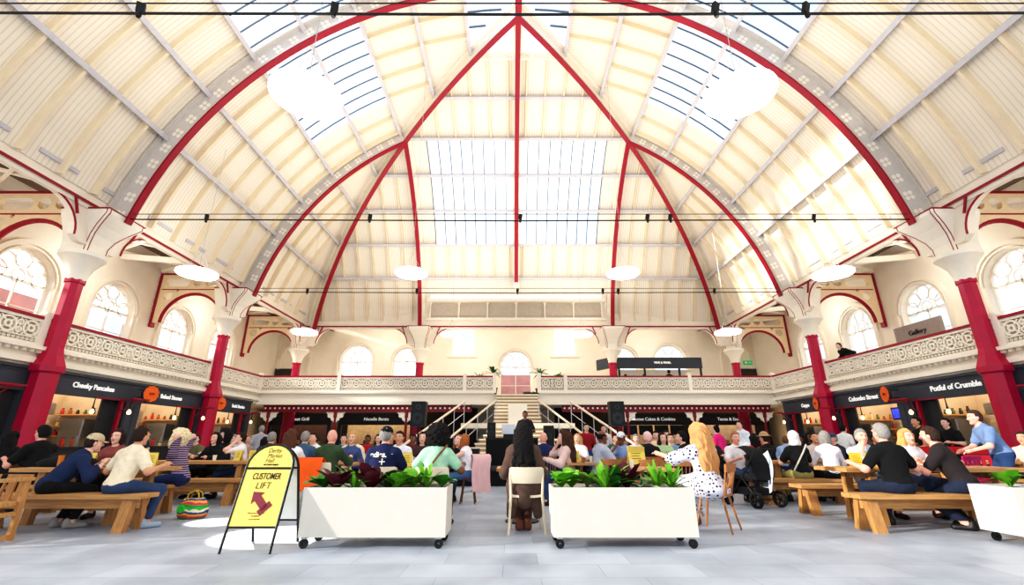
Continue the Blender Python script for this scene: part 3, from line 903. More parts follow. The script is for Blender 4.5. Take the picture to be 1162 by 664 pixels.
# rear arcade: maroon beam with pale dots, thin posts, dark stalls behind
m = MB(); m2 = MB()
for x0, x1 in ((-12.9, -2.3), (2.3, 12.9)):
    m.bbox(x0, x1, YB + .1, YB + .22, 2.62, 2.95); m.bbox(x0, x1, YB + .04, YB + .1, 2.9, 2.97); m.bbox(x0, x1, YB + .05, YB + .1, 2.6, 2.66)
    k = int((x1 - x0) / .24)
    for i in range(k):
        m2.ring((x0 + (i + .5) * .24, 2.79), 0, .05, .02, frame((0, YB + .09, 0), (1, 0, 0), (0, 0, 1)), 8)
o = struct(obj('trim_%d' % (n + 1), m, MAROON)); obj('dot_band', m2, WHITE, o)
for x, lab in ((-12.6, 'thin maroon post under the rear balcony in the corner beside the Baked Stones row'), (-9.2, 'thin maroon post under the rear balcony behind the bald man in green'), (9.0, 'thin maroon post under the rear balcony behind the long blonde hair'), (12.55, 'thin maroon post under the rear balcony at the Cuppa corner'), (-5.6, 'thin maroon post under the rear balcony by the speaker on the palm side'), (5.6, 'thin maroon post under the rear balcony near the cakes and cookies sign')):
    o = tag(empty('cast_iron_post', (x, YB + .16, 0)), lab, 'post')
    m = MB(); m.lathe([(.16, 0), (.16, .3), (.08, .4), (.065, 2.3), (.1, 2.35), (.1, 2.6)], 10); obj('shaft', m, MAROON, o)
    m = MB(); Fx = Matrix.Translation((0, 0, 0)) @ frame((0, 0, 0), (1, 0, 0), (0, 0, 1))
    for sx in (-1, 1):
        m.prism([(sx * .06, 2.1), (sx * .5, 2.6), (sx * .06, 2.6)][::sx], .06, Fx); m.ring((sx * .3, 2.42), .05, .1, .08, Fx, 10); m.ring((sx * .14, 2.25), .03, .07, .08, Fx, 8)
    obj('scroll_bracket', m, WHITE, o)
m = MB(); m.bbox(-15.5, -2.4, 29.3, 29.4, 0, 3.2); m.bbox(2.4, 15.5, 29.3, 29.4, 0, 3.2)
struct(obj('wall_rear_arcade', m, mat('arcade_dark_wall', (.16, .13, .13), .8)))
def rear_stall(x0, x1, body, label, back=(.75, .66, .55), blinds=False):
    xc = (x0 + x1) / 2
    o = tag(empty('kiosk_stall', (xc, 27.4, 0)), label, 'stall')
    w = x1 - x0
    m = MB(); m.bbox(-w / 2, w / 2, -.1, .1, 2.1, 2.75); f = obj('fascia', m, CHARD, o)
    lettering('lettering', body, .25, frame((0, -.115, 2.42), (1, 0, 0), (0, 0, 1)), SIGNW, f, bold=.003)
    m = MB(); m.bbox(-w / 2, -w / 2 + .2, -.1, .1, 0, 2.1); obj('pilaster', m, CHARD, o)
    m = MB(); m.bbox(w / 2 - .2, w / 2, -.1, .1, 0, 2.1); obj('pilaster', m, CHARD, o)
    m = MB(); m.bbox(-w / 2 + .2, w / 2 - .2, -.2, .3, 0, 1.05); obj('counter', m, CHARD, o)
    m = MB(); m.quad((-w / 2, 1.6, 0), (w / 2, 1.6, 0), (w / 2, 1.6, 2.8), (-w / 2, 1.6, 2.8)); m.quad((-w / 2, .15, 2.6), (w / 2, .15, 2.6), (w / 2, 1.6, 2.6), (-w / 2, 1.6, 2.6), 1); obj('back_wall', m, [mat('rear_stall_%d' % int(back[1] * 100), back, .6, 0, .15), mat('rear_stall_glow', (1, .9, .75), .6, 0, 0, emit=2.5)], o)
    if blinds:
        for i in range(4):
            m = MB(); m.bbox(-w / 2 + .45 + i * (w - .9) / 4, -w / 2 + .45 + (i + .88) * (w - .9) / 4, -.14, -.1, 1.55, 2.08); obj('menu_board', m, BLACK, o)
    else:
        rd = random.Random(int(x0 * 7))
        for i in range(6):
            cn, cm = rd.choice([('wooden', OAK), ('white', WHITE), ('maroon', MAROON)]); m = MB(); m.box((0, 0, .1), (.2, .15, .2), taper=.9); m.box((0, 0, .21), (.21, .16, .02))
            tag(obj('storage_tub', m, cm, None, loc=(xc - w / 2 + .5 + i * (w - 1) / 6, 27.45, 1.05)), 'small %s tub on the counter of the rear stall lettered %s' % (cn, body), 'tub', 'tubs on the rear stall counters')
rear_stall(-10.3, -5.9, 'Noodle Bento', 'dark rear stall lettered Noodle Bento, its lit kitchen behind the man in the black cap')
rear_stall(-14.4, -10.7, 'Street Grill', 'dark unlit rear stall in the corner behind the A-board', back=(.3, .2, .18))
rear_stall(5.7, 10.2, 'Moose Cakes & Cookies', 'dark rear stall with four black menu boards under a cakes and cookies sign', blinds=True)
rear_stall(10.6, 14.6, 'Tacos & Enchiladas', 'dark rear stall lettered Tacos and Enchiladas, pale shutter behind the standing pink top', back=(.72, .64, .58))

# kiosk on the rear balcony
o = tag(empty('kiosk', (8.3, 28.2, ZF + .12)), 'dark grey kiosk with white back panels standing on the rear balcony', 'kiosk')
m = MB(); m.bbox(-2.6, 3.0, -.6, -.45, 1.85, 2.5); m.bbox(-2.1, -2.0, -.4, .8, 1.85, 2.5)
q = [(-2.1, -.52), (-2.6, .35)]
m.prism([(0, 1.85), (1.15, 1.85), (1.15, 2.5), (0, 2.5)], .1, frame((-3.2, .42, 0), (.52, -.85, 0), (0, 0, 1)))
f = obj('fascia', m, CHAR, o)
lettering('lettering', 'VINE & PEARL', .17, frame((.6, -.615, 2.18), (1, 0, 0), (0, 0, 1)), SIGNW, f, bold=.006)
m = MB(); m.bbox(-2.0, 2.9, .5, .6, -.12, 1.9); obj('back_panel', m, WHITE, o)
m = MB(); m.bbox(-2.0, 2.9, -.5, .0, -.12, 1.0); obj('counter', m, CHARD, o)
for x in (-2.05, -.5, 1.6, 2.9):
    m = MB(); m.bbox(x - .05, x + .05, -.58, -.48, -.12, 1.85); obj('post', m, CHARD, o)
# green exit signs above dark panels in the corners
for sx in (1, -1):
    m = MB(); m.bbox(-.55, .55, -.06, 0, -.3, .3)
    if sx > 0:
        t = tag(obj('exit_sign', m, mat('exit_green', (.1, .62, .4), .4, 0, 0, emit=.5), loc=(15.8, YW - .08, 6.3)), 'green and white exit sign high in the rear corner beyond the kiosk', 'sign')
        t.scale = (.55, 1, .45)
        g = MB(); g.bbox(-.4, -.1, -.08, -.06, -.15, .18); g.bbox(.05, .42, -.08, -.06, -.05, .06); obj('running_figure', g, WHITE, t)
    m = MB(); m.bbox(-.52, .52, -.06, 0, -.3, .3); m.bbox(-.57, .57, -.04, 0, -.35, .35, 1)
    tag(obj('wall_board', m, [mat('dark_board', (.2, .17, .15), .5), CHAR], loc=(sx * 15.75, YW - .05, 5.55)), 'dark rectangular board on the corner wall %s' % ('under the green exit sign' if sx > 0 else 'below the blank arch behind the Baked Stones stall'), 'board')
# grey banner board standing on the side gallery in front of an arched window
m = MB(); m.bbox(-.04, .04, -1.1, 1.1, 0, .75); 
t = tag(obj('banner_board', m, mat('grey_banner', (.62, .57, .55), .6), loc=(16.0, 17.75, 4.95)), 'grey lettered board across the lower part of an arched gallery window', 'board')
lettering('lettering', 'Gallery', .28, frame((-.05, 0, .38), (0, -1, 0), (0, 0, 1)), BLACK, t)
m = MB(); m.bbox(-.9, -.84, -.1, .1, 0, .9); m.bbox(.84, .9, -.1, .1, 0, .9); obj('stand', m, CHAR, t, rot=(0, 0, PI / 2), loc=(0, 0, -1.5))

# brick buildings seen through the gallery windows
m = MB(); m.bbox(-24, -20, 5, 30, 0, 6.1); m.bbox(-24, -20, 16.5, 19, 6.1, 6.8)
struct(obj('exterior_building', m, mat('brick_terrace', (.72, .40, .36), .8, 0, .25, 1.2)))
m = MB(); m.bbox(-4, 4, 34, 38, 0, 5.9)
struct(obj('exterior_building', m, mat('brick_terrace_rear', (.85, .58, .55), .8, 0, .2, 1.2)))

# staircase ------------------------------------------------------------------------
ST = [mat('stair_riser', (.66, .57, .46), .7, 0, .06), mat('stair_tread', (.96, .92, .84), .6, 0, .05)]
o = tag(empty('staircase', (0, 19, 0)), 'cream stone stair climbing to the rear balcony behind the stage', 'staircase')
m = MB(); N = 9
for i in range(N):
    z0 = 1.9 + (ZF - 1.9) * i / N; z1 = 1.9 + (ZF - 1.9) * (i + 1) / N; y = 21.2 + 2.5 * i / N - 19
    m.bbox(-1.05, 1.05, y, 4.75, z0, z1 - .06); m.bbox(-1.08, 1.08, y - .03, y + .3, z1 - .06, z1, 1)
obj('upper_flight', m, ST, o)
m = MB(); m.bbox(-2.4, 2.4, .9, 2.3, 1.7, 1.9, 1); obj('landing', m, ST, o)
m = MB(); N = 11
for i in range(N):
    z1 = 1.9 * (i + 1) / (N + 1); t = 1 - (i + 1) / N; y = -2.2 + 3.1 * i / N
    hw = 1.1 + 1.55 * t
    m.bbox(-hw, hw, y, .95, z1 - 1.9 / (N + 1), z1 - .06); m.bbox(-hw - .03, hw + .03, y - .03, y + .3, z1 - .06, z1, 1)
obj('lower_flight', m, ST, o)
WOODR = mat('pale_handrail', (.93, .87, .78), .4)
for s in (-1, 1):
    for a, b in (((s * .98, 2.6, 3.0), (s * 2.75, -2.4, 1.0)), ((s * 2.35, 1.6, 2.85), (s * 3.9, -3.4, .95))):
        m = MB(); m.tube([a, b], .045, 8); r = obj('handrail', m, WOODR, o)
        m = MB()
        for k in range(6):
            p = Vector(a).lerp(Vector(b), k / 5); m.tube([p, (p.x, p.y, max(0, p.z - 1.0))], .018, 6)
        m.tube([Vector(a) - Vector((0, 0, .5)), Vector(b) - Vector((0, 0, .5))], .012, 6)
        obj('rail_post', m, STEEL, r)
m = MB(); m.bbox(-.42, .42, -.02, .02, 0, .85); m.bbox(-.3, -.2, 0, .3, 0, .1); m.bbox(.2, .3, 0, .3, 0, .1)
tag(obj('notice_board', m, WHITE, loc=(0, 20.7, 1.9)), 'white blank notice board standing on the stair landing', 'board')

# stage and sound equipment --------------------------------------------------------
o = tag(empty('stage', (0, 14.6, 0)), 'low black stage platform in front of the stair', 'stage')
m = MB(); m.bbox(-2.4, 2.4, -1.4, 1.5, .34, .4); obj('deck', m, BLACKF, o)
m = MB(); m.bbox(-2.38, 2.38, -1.36, 1.46, 0, .34); obj('skirt', m, BLACKF, o)
o = tag(empty('keyboard_table', (-.25, 13.9, .4)), 'black folding table on the stage carrying the sound gear', 'table')
m = MB(); m.bbox(-.75, .75, -.3, .3, .8, .85); obj('tabletop', m, BLACK, o)
m = MB(); m.bbox(-.74, .74, -.31, -.29, .1, .8); obj('cloth_front', m, BLACKF, o)
for x in (-.7, .7):
    for y in (-.25, .25):
        m = MB(); m.bbox(x - .02, x + .02, y - .02, y + .02, 0, .8); obj('leg', m, BLACK, o)
def gear(name, loc, d, label, cat, m=BLACK, face=None):
    o = tag(empty(name, loc), label, cat)
    q = MB(); q.bbox(-d[0] / 2, d[0] / 2, -d[1] / 2, d[1] / 2, 0, d[2]); q.bbox(-d[0] / 2 + .01, d[0] / 2 - .01, -d[1] / 2 - .012, -d[1] / 2, .02, d[2] - .02); obj('case', q, m, o)
    if face:
        q = MB(); F = frame((0, -d[1] / 2 - .015, 0), (1, 0, 0), (0, 0, 1))
        for z, r in face: q.ring((0, z), r * .35, r, .02, F, 14)
        obj('driver', q, CHARD, o)
    return o
gear('monitor_speaker', (-.85, 13.95, 1.25), (.24, .25, .42), 'small black speaker at the window end of the sound table', 'speaker', face=((.12, .09), (.3, .05)))
gear('monitor_speaker', (.85, 14.3, 1.25 - .85), (.3, .3, 1.2), 'tall black speaker on the stage beside the musician', 'speaker', face=((.3, .12), (.9, .1)))
gear('mixing_desk', (-.2, 13.9, 1.25), (.6, .4, .1), 'black mixing desk on the sound table', 'mixer')
o = gear('laptop', (-.35, 14.05, 1.35), (.4, .04, .28), 'open silver laptop screen on the sound table', 'laptop', STEEL)
gear('bass_cabinet', (-1.5, 14.0, .4), (.6, .5, .55), 'black bass cabinet on the stage floor behind the ginger-haired girl', 'speaker', face=((.27, .2),))
gear('bass_cabinet', (1.5, 14.2, .4), (.9, .5, .75), 'wide black cabinet on the stage behind the bald man in navy', 'speaker', BLACKF)
for x, lab in ((-2.9, 'black loudspeaker on a stand in front of the Noodle Bento stall'), (2.72, 'black loudspeaker on a stand near the cakes and cookies stall')):
    o = gear('loudspeaker', (x, 13.4, 1.55), (.4, .36, .68), lab, 'speaker', face=((.22, .16), (.52, .08)))
    t = tag(empty('speaker_stand', (x, 13.4, 0)), 'black tripod stand under the ' + lab[6:], 'stand')
    m = MB(); m.tube([(0, 0, .5), (0, 0, 1.55)], .02, 8); obj('pole', m, BLACK, t)
    for k in range(3):
        a = k * 2 * PI / 3 + .5
        m = MB(); m.tube([(0, 0, .75), (.42 * math.cos(a), .42 * math.sin(a), .015)], .014, 6); obj('leg', m, BLACK, t)

# hanging disc lamps --------------------------------------------------------------
def disc_lamp(x, y, z, d, top, label):
    o = tag(empty('disc_lamp', (x, y, z)), label, 'lamp')
    m = MB(); r = d / 2
    m.lathe([(r * .2, -.06), (r * .93, -.06), (r, -.02), (r, .03), (r * .9, .07), (r * .3, .12), (.03, .16)], 32); obj('shade', m, LAMP, o, True)
    m = MB()
    for k in range(3): m.tube([(r * .6 * math.cos(k * 2.09), r * .6 * math.sin(k * 2.09), .08), (0, 0, .9)], .006, 4)
    m.tube([(0, 0, .9), (0, 0, top - z)], .008, 4); obj('cord', m, STEEL, o)
for x, y, z, d, top, lab in ((-3.65, 6.1, 6.55, 1.12, 17, 'large glowing white disc lamp nearest the camera, under the skylight on the pancake sign side'),
    (3.5, 6.1, 6.55, 1.12, 17, 'large glowing white disc lamp nearest the camera, under the skylight on the crumble sign side'),
    (-4.15, 16.5, 7.35, 1.25, 17, 'white disc lamp hanging clear before the rear vault, to the window side of its middle'),
    (4.05, 16.5, 7.35, 1.25, 17, 'white disc lamp hanging clear before the rear vault, to the kiosk side of its middle'),
    (-10.9, 14.4, 6.55, 1.25, 11.5, 'white disc lamp hanging in front of the gallery between pancake-side columns'),
    (10.6, 14.4, 6.55, 1.25, 11.5, 'white disc lamp hanging in front of the gallery above the leaning man'),
    (-10.3, 21.5, 6.2, 1.2, 11.5, 'white disc lamp in the rear corner beyond the second pancake-side column'),
    (10.2, 21.5, 6.2, 1.2, 11.5, 'white disc lamp in the rear corner beyond the kiosk'),
    (-3.6, 24.6, 6.8, 1.2, 13, 'small white disc lamp before the rear wall window above the palms'),
    (3.6, 24.6, 6.8, 1.2, 13, 'small white disc lamp in front of the rear wall above the kiosk end')):
    disc_lamp(x, y, z, d, top, lab)
# ------------------------------------------------------------------ tables, benches, chairs
CACHE = {}
def cached(key, fn):
    if key not in CACHE: CACHE[key] = fn()
    return CACHE[key]
def bench(x, y, L, label, rz=0.0):
    """heavy timber bench along local x"""
    o = tag(empty('timber_bench', (x, y, 0), rz), label, 'bench')
    k = round(L, 2)
    def seat():
        m = MB(); m.bbox(-L / 2, L / 2, -.18, -.005, .40, .455); m.bbox(-L / 2, L / 2, .005, .18, .40, .455); return m.mesh('seat', OAK)
    def apron():
        m = MB(); m.bbox(-L / 2 + .12, L / 2 - .12, -.03, .03, .27, .40); return m.mesh('apron', OAK)
    link('seat', cached(('bs', k), seat), o); link('apron', cached(('ba', k), apron), o)
    for sx in (-1, 1):
        for sy in (-1, 1):
            def leg():
                m = MB()
                x0 = sx * (L / 2 - .18)
                for z0, z1, yy0, yy1 in ((0, .40, .16, .075),):
                    vs = []
                    for z, yy in ((z0, yy0), (z1, yy1)):
                        for i, j in ((-1, -1), (1, -1), (1, 1), (-1, 1)): vs.append((x0 + i * .07, sy * yy + j * .045, z))
                    m.add(vs, [(3, 2, 1, 0), (4, 5, 6, 7), (0, 1, 5, 4), (1, 2, 6, 5), (2, 3, 7, 6), (3, 0, 4, 7)])
                return m.mesh('leg', OAKY)
            link('leg', cached(('bl', k, sx, sy), leg), o)
    return o
def table(x, y, L, label, W=.76, rz=0.0):
    o = tag(empty('timber_table', (x, y, 0), rz), label, 'table')
    k = (round(L, 2), W)
    def top():
        m = MB(); n = 5
        for i in range(n): m.bbox(-L / 2, L / 2, -W / 2 + i * W / n + .003, -W / 2 + (i + 1) * W / n - .003, .70, .755)
        return m.mesh('tabletop', OAK)
    link('tabletop', cached(('tt', k), top), o)
    for sx in (-1, 1):
        x0 = sx * (L / 2 - .42)
        for sy in (-1, 1):
            def leg():
                m = MB(); vs = []
                for z, yy in ((0, W / 2 - .07), (.70, W / 2 - .13)):
                    for i, j in ((-1, -1), (1, -1), (1, 1), (-1, 1)): vs.append((x0 + i * .055, sy * yy + j * .05, z))
                m.add(vs, [(3, 2, 1, 0), (4, 5, 6, 7), (0, 1, 5, 4), (1, 2, 6, 5), (2, 3, 7, 6), (3, 0, 4, 7)])
                return m.mesh('leg', OAKY)
            link('leg', cached(('tl', k, sx, sy), leg), o)
        def cross():
            m = MB(); m.bbox(x0 - .03, x0 + .03, -W / 2 + .1, W / 2 - .1, .6, .70); m.bbox(x0 - .03, x0 + .03, -W / 2 + .08, W / 2 - .08, .14, .24); return m.mesh('crossbar', OAKY)
        link('crossbar', cached(('tc', k, sx), cross), o)
    def st():
        m = MB(); m.bbox(-L / 2 + .42, L / 2 - .42, -.03, .03, .15, .23); return m.mesh('stretcher', OAK)
    link('stretcher', cached(('ts', k), st), o)
    return o
def small_table(x, y, label, w=.75):
    o = tag(empty('cafe_table', (x, y, 0)), label, 'table')
    def top():
        m = MB(); m.bbox(-w / 2, w / 2, -w / 2, w / 2, .71, .75); return m.mesh('tabletop', OAK)
    def base():
        m = MB(); m.lathe([(.25, 0), (.25, .02), (.04, .04), (.035, .68), (.12, .71)], 16); return m.mesh('pedestal', BLACK)
    link('tabletop', cached(('st', w), top), o); link('pedestal', cached('sb', base), o)
    return o

def ivory_chair(x, y, rz, label):
    """moulded ivory chair; the sitter faces local +y"""
    o = tag(empty('ivory_chair', (x, y, 0), rz), label, 'chair', 'ivory cafe chairs')
    def seat():
        m = MB(); P = []
        for i in range(9):
            t = i / 8; yy = -.2 + .42 * t
            P.append([(xx, yy, .455 - .02 * math.sin(PI * t) + .015 * abs(xx / .21) ** 3 - (.03 * max(0, t - .8) / .2)) for xx in [-.21 + .42 * j / 8 for j in range(9)]])
        m.grid(P); m.grid([[(p[0], p[1], p[2] - .03) for p in r] for r in P][::-1])
        edge = P[0] + [r[-1] for r in P[1:]] + P[-1][::-1][1:] + [r[0] for r in P[::-1][1:]]
        k = len(edge); m.add(edge + [(p[0], p[1], p[2] - .03) for p in edge], [(i, (i + 1) % k, k + (i + 1) % k, k + i) for i in range(k)])
        return m.mesh('seat', IVORY, True)
    def back():
        m = MB(); A = []; B = []
        n = 12
        for z, dy, hw in ((.60, -.205, .2), (.615, -.21, .225), (.7, -.225, .232), (.785, -.24, .225), (.80, -.242, .2)):
            A.append([(hw * (-1 + 2 * j / n), dy - .05 * (1 - (-1 + 2 * j / n) ** 2), z) for j in range(n + 1)])
        B = [[(p[0], p[1] + .03, p[2]) for p in r] for r in A]
        m.grid(A); m.grid(B[::-1])
        edge = A[0] + [r[-1] for r in A[1:]] + A[-1][::-1][1:] + [r[0] for r in A[::-1][1:]]
        k = len(edge); m.add(edge + [(p[0], p[1] + .03, p[2]) for p in edge], [(i, (i + 1) % k, k + (i + 1) % k, k + i) for i in range(k)])
        return m.mesh('backrest', IVORY, True)
    link('seat', cached('is', seat), o); link('backrest', cached('ib', back), o)
    for sx in (-1, 1):
        def rl():
            m = MB(); m.tube([(sx * .235, -.27, 0), (sx * .205, -.2, .44), (sx * .215, -.225, .72)], [.016, .02, .015], 8); return m.mesh('leg', IVORY, True)
        def fl():
            m = MB(); m.tube([(sx * .21, .22, 0), (sx * .18, .17, .44)], [.015, .02], 8); return m.mesh('leg', IVORY, True)
        link('leg', cached(('ir', sx), rl), o); link('leg', cached(('if', sx), fl), o)
    return o
def spindle_chair(x, y, rz, label, cushion=False):
    o = tag(empty('spindle_chair', (x, y, 0), rz), label, 'chair', 'spindle-backed wooden chairs')
    def seat():
        m = MB(); m.lathe([(.2, -.018), (.225, -.01), (.225, .012), (.2, .02), (.05, .012)], 20, (0, 0, .45)); return m.mesh('seat', BEECH, True)
    def rail():
        m = MB(); pts = [(-.23 + .46 * i / 8, -.235 - .05 * (1 - ((i - 4) / 4) ** 2), .79) for i in range(9)]
        m.strip([(p[0], p[1], .74) for p in pts], [(p[0], p[1] - .012, .84) for p in pts], [(0, .012, 0)] * 9); return m.mesh('top_rail', BEECH)
    def spin():
        m = MB()
        for i in range(6):
            xx = -.16 + .32 * i / 5; m.tube([(xx * .85, -.185, .455), (xx, -.245 - .03 * (1 - (xx / .2) ** 2), .75)], .008, 5)
        return m.mesh('spindles', BEECH)
    link('seat', cached('ss', seat), o); link('top_rail', cached('sr', rail), o); link('spindles', cached('sp', spin), o)
    for sx in (-1, 1):
        def post():
            m = MB(); m.tube([(sx * .17, -.17, .44), (sx * .215, -.24, .78)], [.014, .012], 7); return m.mesh('back_post', BEECH)
        link('back_post', cached(('spo', sx), post), o)
        for sy in (-1, 1):
            def leg():
                m = MB(); m.tube([(sx * .14, sy * .13, .45), (sx * .225, sy * .225, 0)], [.018, .012], 7); return m.mesh('leg', BEECH)
            link('leg', cached(('sl', sx, sy), leg), o)
    if cushion:
        def cu():
            m = MB(); m.lathe([(.17, 0), (.2, .015), (.19, .035), (.05, .045)], 16, (0, 0, .465)); return m.mesh('cushion', mat('red_cushion', (.65, .1, .12), .9), True)
        link('cushion', cached('scu', cu), o)
    return o
def stool(x, y, label, h=.46):
    o = tag(empty('wooden_stool', (x, y, 0)), label, 'stool')
    m = MB(); m.lathe([(.15, -.02), (.17, -.01), (.17, .015), (.15, .02)], 18, (0, 0, h)); obj('seat', m, mat('dark_wood', (.42, .24, .14), .5), o, True)
    for k in range(4):
        a = PI / 4 + k * PI / 2
        m = MB(); m.tube([(.11 * math.cos(a), .11 * math.sin(a), h), (.2 * math.cos(a), .2 * math.sin(a), 0)], .014, 6); obj('leg', m, MATS['dark_wood'], o)
    m = MB(); m.tube([(.16 * math.cos(PI / 4 + k * PI / 2), .16 * math.sin(PI / 4 + k * PI / 2), .2) for k in range(4)], .009, 5, closed=True); obj('foot_ring', m, MATS['dark_wood'], o)

# picnic-style rows; the table sits between two benches
bench(-6.3, 6.7, 2.3, 'oak bench nearest the camera on the pancake side, carrying the navy jacket and cream shirt')
table(-6.55, 7.45, 2.0, 'oak table in front of the navy-jacketed sitter and the man in cream')
bench(-7.0, 8.2, 2.3, 'oak bench on the far side of the table behind the navy-jacketed sitter')
bench(-6.5, 9.42, 2.2, 'oak bench with visible end legs behind the colourful shopping bag')
table(-6.6, 10.15, 2.5, 'oak table with the man in white holding his hands to his mouth')
bench(-6.6, 10.88, 2.3, 'oak bench beyond the table of the dark-haired woman in black')
bench(5.45, 6.7, 2.25, 'oak bench nearest the camera, under the two men in black and charcoal t-shirts')
table(5.95, 7.45, 2.7, 'long oak table in front of the grey-haired man in the black t-shirt')
bench(5.85, 8.18, 2.8, 'oak bench across the table from the men in black and charcoal, its end jutting out')
bench(5.35, 9.42, 1.8, 'oak bench under the woman with the white headscarf')
table(6.0, 10.15, 2.6, 'oak table in front of the woman with the white headscarf')
bench(6.1, 10.88, 2.5, 'oak bench beyond the table of the white headscarf woman')
table(-10.0, 10.15, 2.4, 'oak table at the picture edge behind the man in black with a beer')
bench(-10.0, 9.42, 2.3, 'oak bench at the picture edge under the long dark hair')
table(9.3, 10.15, 2.4, 'oak table nearest the Potful of Crumble stall')
bench(9.5, 9.42, 2.2, 'oak bench at the picture edge beyond the man in pale blue')
bench(9.3, 10.88, 2.3, 'oak bench nearest the Potful of Crumble counter')
for x, y, lab in ((-1.65, 7.45, 'small square cafe table before the navy t-shirt and mint top'), (-.1, 7.45, 'small square cafe table before the woman in the brown coat'),
                  (1.75, 7.35, 'small square cafe table beside the woman in the polka-dot dress'), (-3.5, 9.1, 'cafe table between the bald man in green and the blonde woman facing him'),
                  (1.15, 9.35, 'cafe table between the long-haired brunette and the man in grey'), (2.45, 9.4, 'cafe table before the sitter with pink-white hair'), (-1.75, 9.9, 'cafe table beside the ginger-haired girl')):
    small_table(x, y, lab)
ivory_chair(-.06, 6.65, 0, 'ivory chair with rounded back in the gap between the two planters')
ivory_chair(-1.32, 6.65, .04, 'ivory chair under the woman in mint green behind the planter end')
ivory_chair(-2.02, 6.75, 0, 'ivory chair under the man in the navy t-shirt behind the planter')
ivory_chair(-3.45, 8.2, 0, 'ivory chair carrying the bald man in the green jumper')
ivory_chair(-4.0, 8.0, .1, 'ivory chair under the brown-haired woman in white behind the A-board')
spindle_chair(2.5, 6.72, .9, 'pale wooden spindle chair under the woman in the polka-dot dress')
spindle_chair(.85, 9.3, 1.4, 'wooden spindle chair under the long-haired brunette')
spindle_chair(1.45, 8.6, .2, 'wooden spindle chair turned away behind the planter, near the man in grey')
spindle_chair(2.05, 8.3, .1, 'empty wooden spindle chair with a red cushion behind the burgundy plant', True)
spindle_chair(2.6, 8.25, -.1, 'empty wooden spindle chair with a red cushion next to the blonde woman', True)
spindle_chair(2.6, 9.95, 0, 'wooden spindle chair under the sitter with pink-white hair')
spindle_chair(.46, 10.4, 0, 'wooden spindle chair under the bald man in navy')
stool(-1.1, 9.6, 'dark wooden stool with the pink coat, under the ginger-haired girl')

# timber armchair cut by the picture edge
o = tag(empty('timber_armchair', (-6.55, 5.8, 0), -.08), 'pale timber armchair with a black strap, cut by the picture edge', 'chair')
for sx in (-1, 1):
    for y in (-.28, .28):
        m = MB(); m.bbox(sx * .3 - .025, sx * .3 + .025, y - .03, y + .03, 0, .68 if y > 0 else .72); obj('leg', m, OAKY, o)
    m = MB(); m.bbox(sx * .3 - .035, sx * .3 + .035, -.34, .34, .66, .70); obj('armrest', m, OAK, o)
    m = MB(); m.bbox(sx * .3 - .018, sx * .3 + .018, -.28, .28, .02, .07); m.bbox(sx * .3 - .018, sx * .3 + .018, -.28, .28, .27, .32); obj('side_rail', m, OAK, o)
m = MB(); m.bbox(-.29, .29, -.3, .3, .38, .43); obj('seat', m, OAK, o)
m = MB()
for i in range(4): m.box((-.21 + i * .14, .31, .55), (.09, .025, .3), rot=(-.1, 0, 0))
m.box((0, .33, .70), (.6, .03, .06)); obj('backrest', m, OAKY, o)
m = MB(); m.box((.05, -.1, .5), (.04, .5, .02), rot=(.5, 0, .3)); m.box((.02, .2, .55), (.04, .03, .4), rot=(0, .3, 0)); obj('strap', m, BLACKF, o)

# crimson and magenta chairs by the Potful of Crumble stall
def metal_chair(x, y, rz, c, label):
    o = tag(empty('metal_chair', (x, y, 0), rz), label, 'chair')
    m = MB(); m.box((0, 0, .45), (.4, .4, .03)); obj('seat', m, c, o)
    m = MB()
    for i in range(4): m.box((-.15 + i * .1, -.2, .65), (.06, .015, .36), rot=(.12, 0, 0))
    m.box((0, -.22, .84), (.42, .02, .08), rot=(.12, 0, 0)); obj('backrest', m, c, o)
    for sx in (-1, 1):
        for sy in (-1, 1):
            m = MB(); m.tube([(sx * .17, sy * .17, .44), (sx * .2, sy * .2, 0)], .013, 6); obj('leg', m, c, o)
metal_chair(7.1, 9.6, .5, RED, 'crimson metal chair behind the charcoal t-shirt man')
metal_chair(8.7, 9.2, 2.6, RED, 'crimson metal chair beyond the legs of the man in pale blue')
metal_chair(8.0, 8.95, .2, mat('magenta_paint', (.80, .05, .42), .4), 'magenta metal chair beside the standing man in pale blue')
# low crimson rail in front of the crumble counter
o = tag(empty('barrier_rail', (10.4, 11.6, 0)), 'low crimson barrier rail before the Potful of Crumble counter', 'barrier')
m = MB(); m.bbox(-1.8, 1.8, -.02, .02, .85, 1.02); obj('panel', m, mat('bright_red_canvas', (.85, .08, .12), .6), o)
for x in (-1.8, 0, 1.8):
    m = MB(); m.lathe([(.15, 0), (.15, .02), (.025, .03), (.025, 1.1)], 10, (x, 0, 0)); obj('post', m, RED, o)

